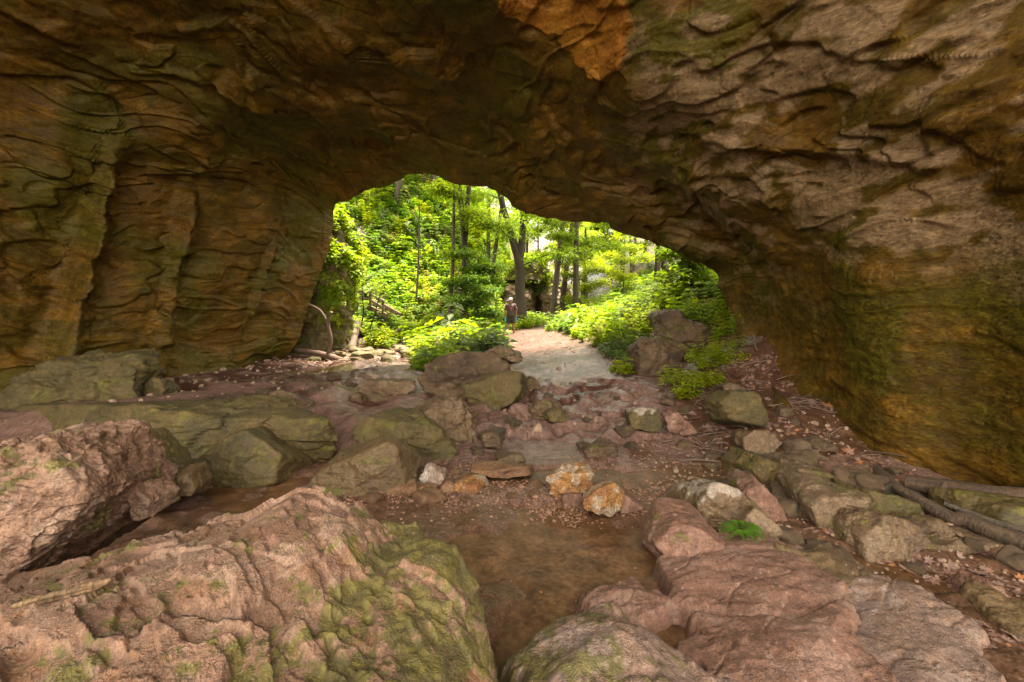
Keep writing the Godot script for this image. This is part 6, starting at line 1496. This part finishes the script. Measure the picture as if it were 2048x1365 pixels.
func build_person() -> void:
	var where := rise(-0.06, -22.6)
	var o := base("person", where + Vector3(0, 0.0, 0), 0.12)
	var skin := Color(0.22, 0.10, 0.055)
	var V := func(x: float, y: float, z: float) -> Vector3: return Vector3(x, y, z)
	var body := Soup.new()
	var bones := []
	# head turned to the left, neck, arms and legs
	bones.append([V.call(-0.012, 1.60, -0.01), V.call(-0.012, 1.66, -0.005), 0.080, 0.088])
	bones.append([V.call(-0.05, 1.575, -0.035), V.call(-0.02, 1.60, -0.02), 0.052, 0.07])
	bones.append([V.call(-0.098, 1.605, -0.05), V.call(-0.108, 1.59, -0.056), 0.010, 0.013])
	bones.append([V.call(0.02, 1.61, 0.075), V.call(0.022, 1.63, 0.076), 0.012, 0.016])
	bones.append([V.call(-0.03, 1.625, -0.092), V.call(-0.03, 1.64, -0.092), 0.010, 0.014])
	bones.append([V.call(0.0, 1.44, 0.0), V.call(-0.005, 1.56, 0.0), 0.066, 0.06])
	for s in [-1.0, 1.0]:
		bones.append([V.call(s * 0.205, 1.40, 0.0), V.call(s * 0.275, 1.15, 0.03), 0.058, 0.047])
		bones.append([V.call(s * 0.275, 1.15, 0.03), V.call(s * 0.285, 0.91, -0.04), 0.046, 0.030])
		bones.append([V.call(s * 0.10, 0.90, 0.0), V.call(s * 0.13, 0.50, 0.0), 0.09, 0.062])
		bones.append([V.call(s * 0.13, 0.50, 0.0), V.call(s * 0.145, 0.36, 0.02), 0.058, 0.064])
		bones.append([V.call(s * 0.145, 0.36, 0.02), V.call(s * 0.155, 0.08, 0.02), 0.062, 0.038])
	bones.append([V.call(-0.09, 0.92, 0), V.call(0.09, 0.92, 0), 0.10, 0.10])
	bones.append([V.call(0, 0.95, 0), V.call(0, 1.35, 0), 0.11, 0.12])
	bones.append([V.call(-0.17, 1.40, 0), V.call(0.17, 1.40, 0), 0.07, 0.07])
	nets(body, bones, 0.015, 0.025, skin)
	for s in [-1.0, 1.0]:
		var w: Vector3 = V.call(s * 0.285, 0.91, -0.04)
		var hand := [[w, w + Vector3(0, -0.07, -0.005), 0.026, 0.030, Vector3(1.5, 1, 1)]]
		for k in 4:
			var z := -0.034 + k * 0.021
			var kn: Vector3 = w + Vector3(s * 0.004, -0.085, z)
			var l: float = [0.030, 0.036, 0.034, 0.026][k]
			hand.append([w + Vector3(0, -0.05, z * 0.8), kn, 0.012, 0.0105])
			hand.append([kn, kn + Vector3(-s * 0.022, -l * 0.75, 0), 0.0100, 0.0092])
			hand.append([kn + Vector3(-s * 0.022, -l * 0.75, 0), kn + Vector3(-s * 0.048, -l * 0.45, 0), 0.0092, 0.008])
		hand.append([w + Vector3(-s * 0.008, -0.025, -0.03), w + Vector3(-s * 0.022, -0.06, -0.05), 0.013, 0.011])
		hand.append([w + Vector3(-s * 0.022, -0.06, -0.05), w + Vector3(-s * 0.034, -0.09, -0.045), 0.011, 0.009])
		nets(body, hand, 0.005, 0.006, skin)
	part("body", body.mesh(), M.bark, o)
	var shirt_b := []
	shirt_b.append([V.call(-0.055, 1.02, 0.0), V.call(-0.05, 1.32, 0.01), 0.145, 0.135])
	shirt_b.append([V.call(0.055, 1.02, 0.0), V.call(0.05, 1.32, 0.01), 0.145, 0.135])
	shirt_b.append([V.call(-0.165, 1.395, 0.0), V.call(0.165, 1.395, 0.0), 0.088, 0.088])
	shirt_b.append([V.call(0, 1.38, 0.0), V.call(0, 1.475, 0.0), 0.12, 0.072])
	for s in [-1.0, 1.0]: shirt_b.append([V.call(s * 0.19, 1.40, 0.0), V.call(s * 0.262, 1.20, 0.025), 0.082, 0.074])
	var shirt := Soup.new()
	nets(shirt, shirt_b, 0.014, 0.035, Color(0.040, 0.023, 0.019), [[Vector3.DOWN, -0.945], [Vector3(-0.25, -1, 0).normalized(), -1.14], [Vector3(0.25, -1, 0).normalized(), -1.14]].slice(0, 1))
	part("shirt", shirt.mesh(), M.bark, o)
	var short_b := [[V.call(-0.07, 0.95, 0.0), V.call(0.07, 0.95, 0.0), 0.152, 0.152], [V.call(-0.06, 0.90, 0.03), V.call(0.06, 0.90, 0.03), 0.14, 0.14]]
	for s in [-1.0, 1.0]: short_b.append([V.call(s * 0.09, 0.90, 0.005), V.call(s * 0.125, 0.48, 0.005), 0.125, 0.108])
	var shorts := Soup.new()
	nets(shorts, short_b, 0.014, 0.02, Color(0.020, 0.017, 0.009), [[Vector3.DOWN, -0.515], [Vector3.UP, 1.015]])
	part("shorts", shorts.mesh(), M.bark, o)
	for s in [-1.0, 1.0]:
		var shoe := Soup.new()
		nets(shoe, [[V.call(s * 0.155, 0.045, 0.06), V.call(s * 0.17, 0.04, -0.15), 0.048, 0.042], [V.call(s * 0.155, 0.07, 0.03), V.call(s * 0.157, 0.10, 0.02), 0.048, 0.046]], 0.010, 0.02, Color(0.02, 0.02, 0.022), [[Vector3.DOWN, 0.0]])
		part("shoe", shoe.mesh(), M.bark, o)
	var hair := Soup.new()
	nets(hair, [[V.call(-0.002, 1.63, 0.004), V.call(0.0, 1.66, 0.002), 0.088, 0.092]], 0.008, 0.01, Color(0.14, 0.12, 0.10), [[Vector3.DOWN, -1.605], [Vector3(-0.8, 0, -0.6), 0.02]])
	part("hair", hair.mesh(), M.bark, o)
	var cap := Soup.new()
	nets(cap, [[V.call(-0.012, 1.675, -0.004), V.call(-0.012, 1.685, -0.003), 0.099, 0.098]], 0.008, 0.01, Color(0.50, 0.49, 0.50), [[Vector3.DOWN, -1.655]])
	nets(cap, [[V.call(-0.08, 1.668, -0.045), V.call(-0.165, 1.655, -0.085), 0.055, 0.05, Vector3(1, 5.0, 1)]], 0.006, 0.01, Color(0.50, 0.49, 0.50))
	part("cap", cap.mesh(), M.bark, o)
	# print on the back of the shirt: a pale line of lettering over an orange inverted triangle with a dark star
	for pr in [["print", [[-0.075, 1.33], [0.085, 1.33], [0.085, 1.315], [-0.075, 1.315]], Color(0.17, 0.14, 0.135)], ["print", [[-0.055, 1.295], [0.075, 1.295], [0.04, 1.225], [0.01, 1.205], [-0.02, 1.225]], Color(0.36, 0.06, 0.012)], ["print", [[0.0, 1.275], [0.02, 1.275], [0.02, 1.25], [0.0, 1.25]], Color(0.06, 0.04, 0.03)], ["print", [[0.0, 1.185], [0.025, 1.185], [0.02, 1.13], [0.008, 1.13]], Color(0.22, 0.20, 0.20)]]:
		var sp := Soup.new()
		var lift := 0.004 if pr[2].r > 0.1 else 0.007
		var pts := []
		for q in pr[1]:
			var z := 0.3
			while z > 0.0 and sdf(Vector3(q[0], q[1], z), shirt_b, 0.035) > lift: z -= 0.003
			pts.append(Vector3(q[0], q[1], z))
		for k in range(1, pts.size() - 1): sp.tri(pts[0], pts[k], pts[k + 1], pr[2])
		part(pr[0], sp.mesh(), M.bark, o)
	tag(o, "person seen from behind in white cap, dark brown T-shirt and olive shorts on the path", "person")
	for b in [[-1.0, Color(0.03, 0.36, 0.33), "teal bottle held in the left hand of the walker"], [1.0, Color(0.02, 0.18, 0.42), "blue bottle held in the right hand of the walker"]]:
		var bt := base("water_bottle", o.transform * Vector3(b[0] * 0.262, 0.60, -0.045))
		var body_ := Soup.new()
		tube(body_, [Vector3(0, 0, 0), Vector3(0, 0.02, 0), Vector3(0, 0.14, 0), Vector3(0, 0.19, 0), Vector3(0, 0.205, 0)], [0.036, 0.042, 0.042, 0.036, 0.02], 16, b[1], b[1] * 0.9, 0.0, Color(0, 0, 0, 0), 4)
		part("body", body_.mesh(), M.plastic, bt)
		var lid := Soup.new()
		tube(lid, [Vector3(0, 0.2, 0), Vector3(0, 0.225, 0)], [0.024, 0.024], 14, Color(0.03, 0.03, 0.035), Color(0.02, 0.02, 0.02), 0.0, Color(0, 0, 0, 0), 2)
		tube(lid, [Vector3(0, 0.215, -0.02), Vector3(0, 0.245, -0.012), Vector3(0, 0.245, 0.012), Vector3(0, 0.215, 0.02)], [0.006, 0.006, 0.006, 0.006], 6, Color(0.03, 0.03, 0.035), Color(0.02, 0.02, 0.02), 0.0, Color(0, 0, 0, 0), 3)
		part("lid", lid.mesh(), M.plastic, bt)
		tag(bt, b[2], "bottle")

func _ready() -> void:
	camera_and_light()
	for n in [fbm, soft, ridge, cell]:
		n.frequency = 1.0
		n.noise_type = FastNoiseLite.TYPE_SIMPLEX_SMOOTH
	fbm.fractal_type = FastNoiseLite.FRACTAL_FBM
	fbm.fractal_octaves = 4
	fbm.seed = 11
	soft.fractal_type = FastNoiseLite.FRACTAL_NONE
	soft.seed = 5
	ridge.fractal_type = FastNoiseLite.FRACTAL_RIDGED
	ridge.fractal_octaves = 3
	ridge.seed = 23
	cell.fractal_type = FastNoiseLite.FRACTAL_NONE
	cell.seed = 77
	block.noise_type = FastNoiseLite.TYPE_CELLULAR
	block.cellular_return_type = FastNoiseLite.RETURN_CELL_VALUE
	block.fractal_type = FastNoiseLite.FRACTAL_NONE
	block.frequency = 1.0
	block.seed = 41
	materials()
	print("materials ", Time.get_ticks_msec())
	build_ground()
	print("ground ", Time.get_ticks_msec())
	build_arch()
	print("arch ", Time.get_ticks_msec())
	build_ledge()
	build_rocks()
	print("rocks ", Time.get_ticks_msec())
	leaf_materials()
	rng.seed = 2024
	build_timber()
	build_outcrops()
	build_floor_things()
	print("floor things ", Time.get_ticks_msec())
	build_person()
	print("person ", Time.get_ticks_msec())
	build_trees()
	build_cover()
	print("plants ", Time.get_ticks_msec())

func camera_and_light() -> void:
	var cam := Camera3D.new()
	cam.name = "camera"
	cam.fov = 73.74
	cam.far = 600.0
	cam.near = 0.05
	add_child(cam)
	cam.position = Vector3(0, 2.2, 0)
	cam.rotation_degrees = Vector3(-3.0, 0, 0)
	cam.current = true
	var env := Environment.new()
	env.background_mode = Environment.BG_SKY
	env.tonemap_mode = Environment.TONE_MAPPER_LINEAR
	env.tonemap_exposure = 11.5
	env.sdfgi_enabled = true
	env.ssao_enabled = true
	env.ssil_enabled = true
	var sm := ProceduralSkyMaterial.new()
	sm.sky_top_color = Color(0.86, 0.84, 0.79)
	sm.sky_horizon_color = Color(0.97, 0.945, 0.885)
	sm.sky_curve = 0.25
	sm.ground_horizon_color = Color(0.45, 0.47, 0.35)
	sm.ground_bottom_color = Color(0.25, 0.25, 0.2)
	sm.sun_angle_max = 1.0
	var sky := Sky.new()
	sky.sky_material = sm
	env.sky = sky
	env.background_energy_multiplier = 1.0
	var we := WorldEnvironment.new()
	we.name = "world_environment"
	we.environment = env
	add_child(we)
	var sun := DirectionalLight3D.new()
	sun.name = "sun"
	sun.light_energy = 1.5
	sun.light_angular_distance = 16.0
	sun.light_color = Color(1.0, 0.95, 0.86)
	sun.shadow_enabled = true
	add_child(sun)
	sun.rotation_degrees = Vector3(-74, 150, 0)
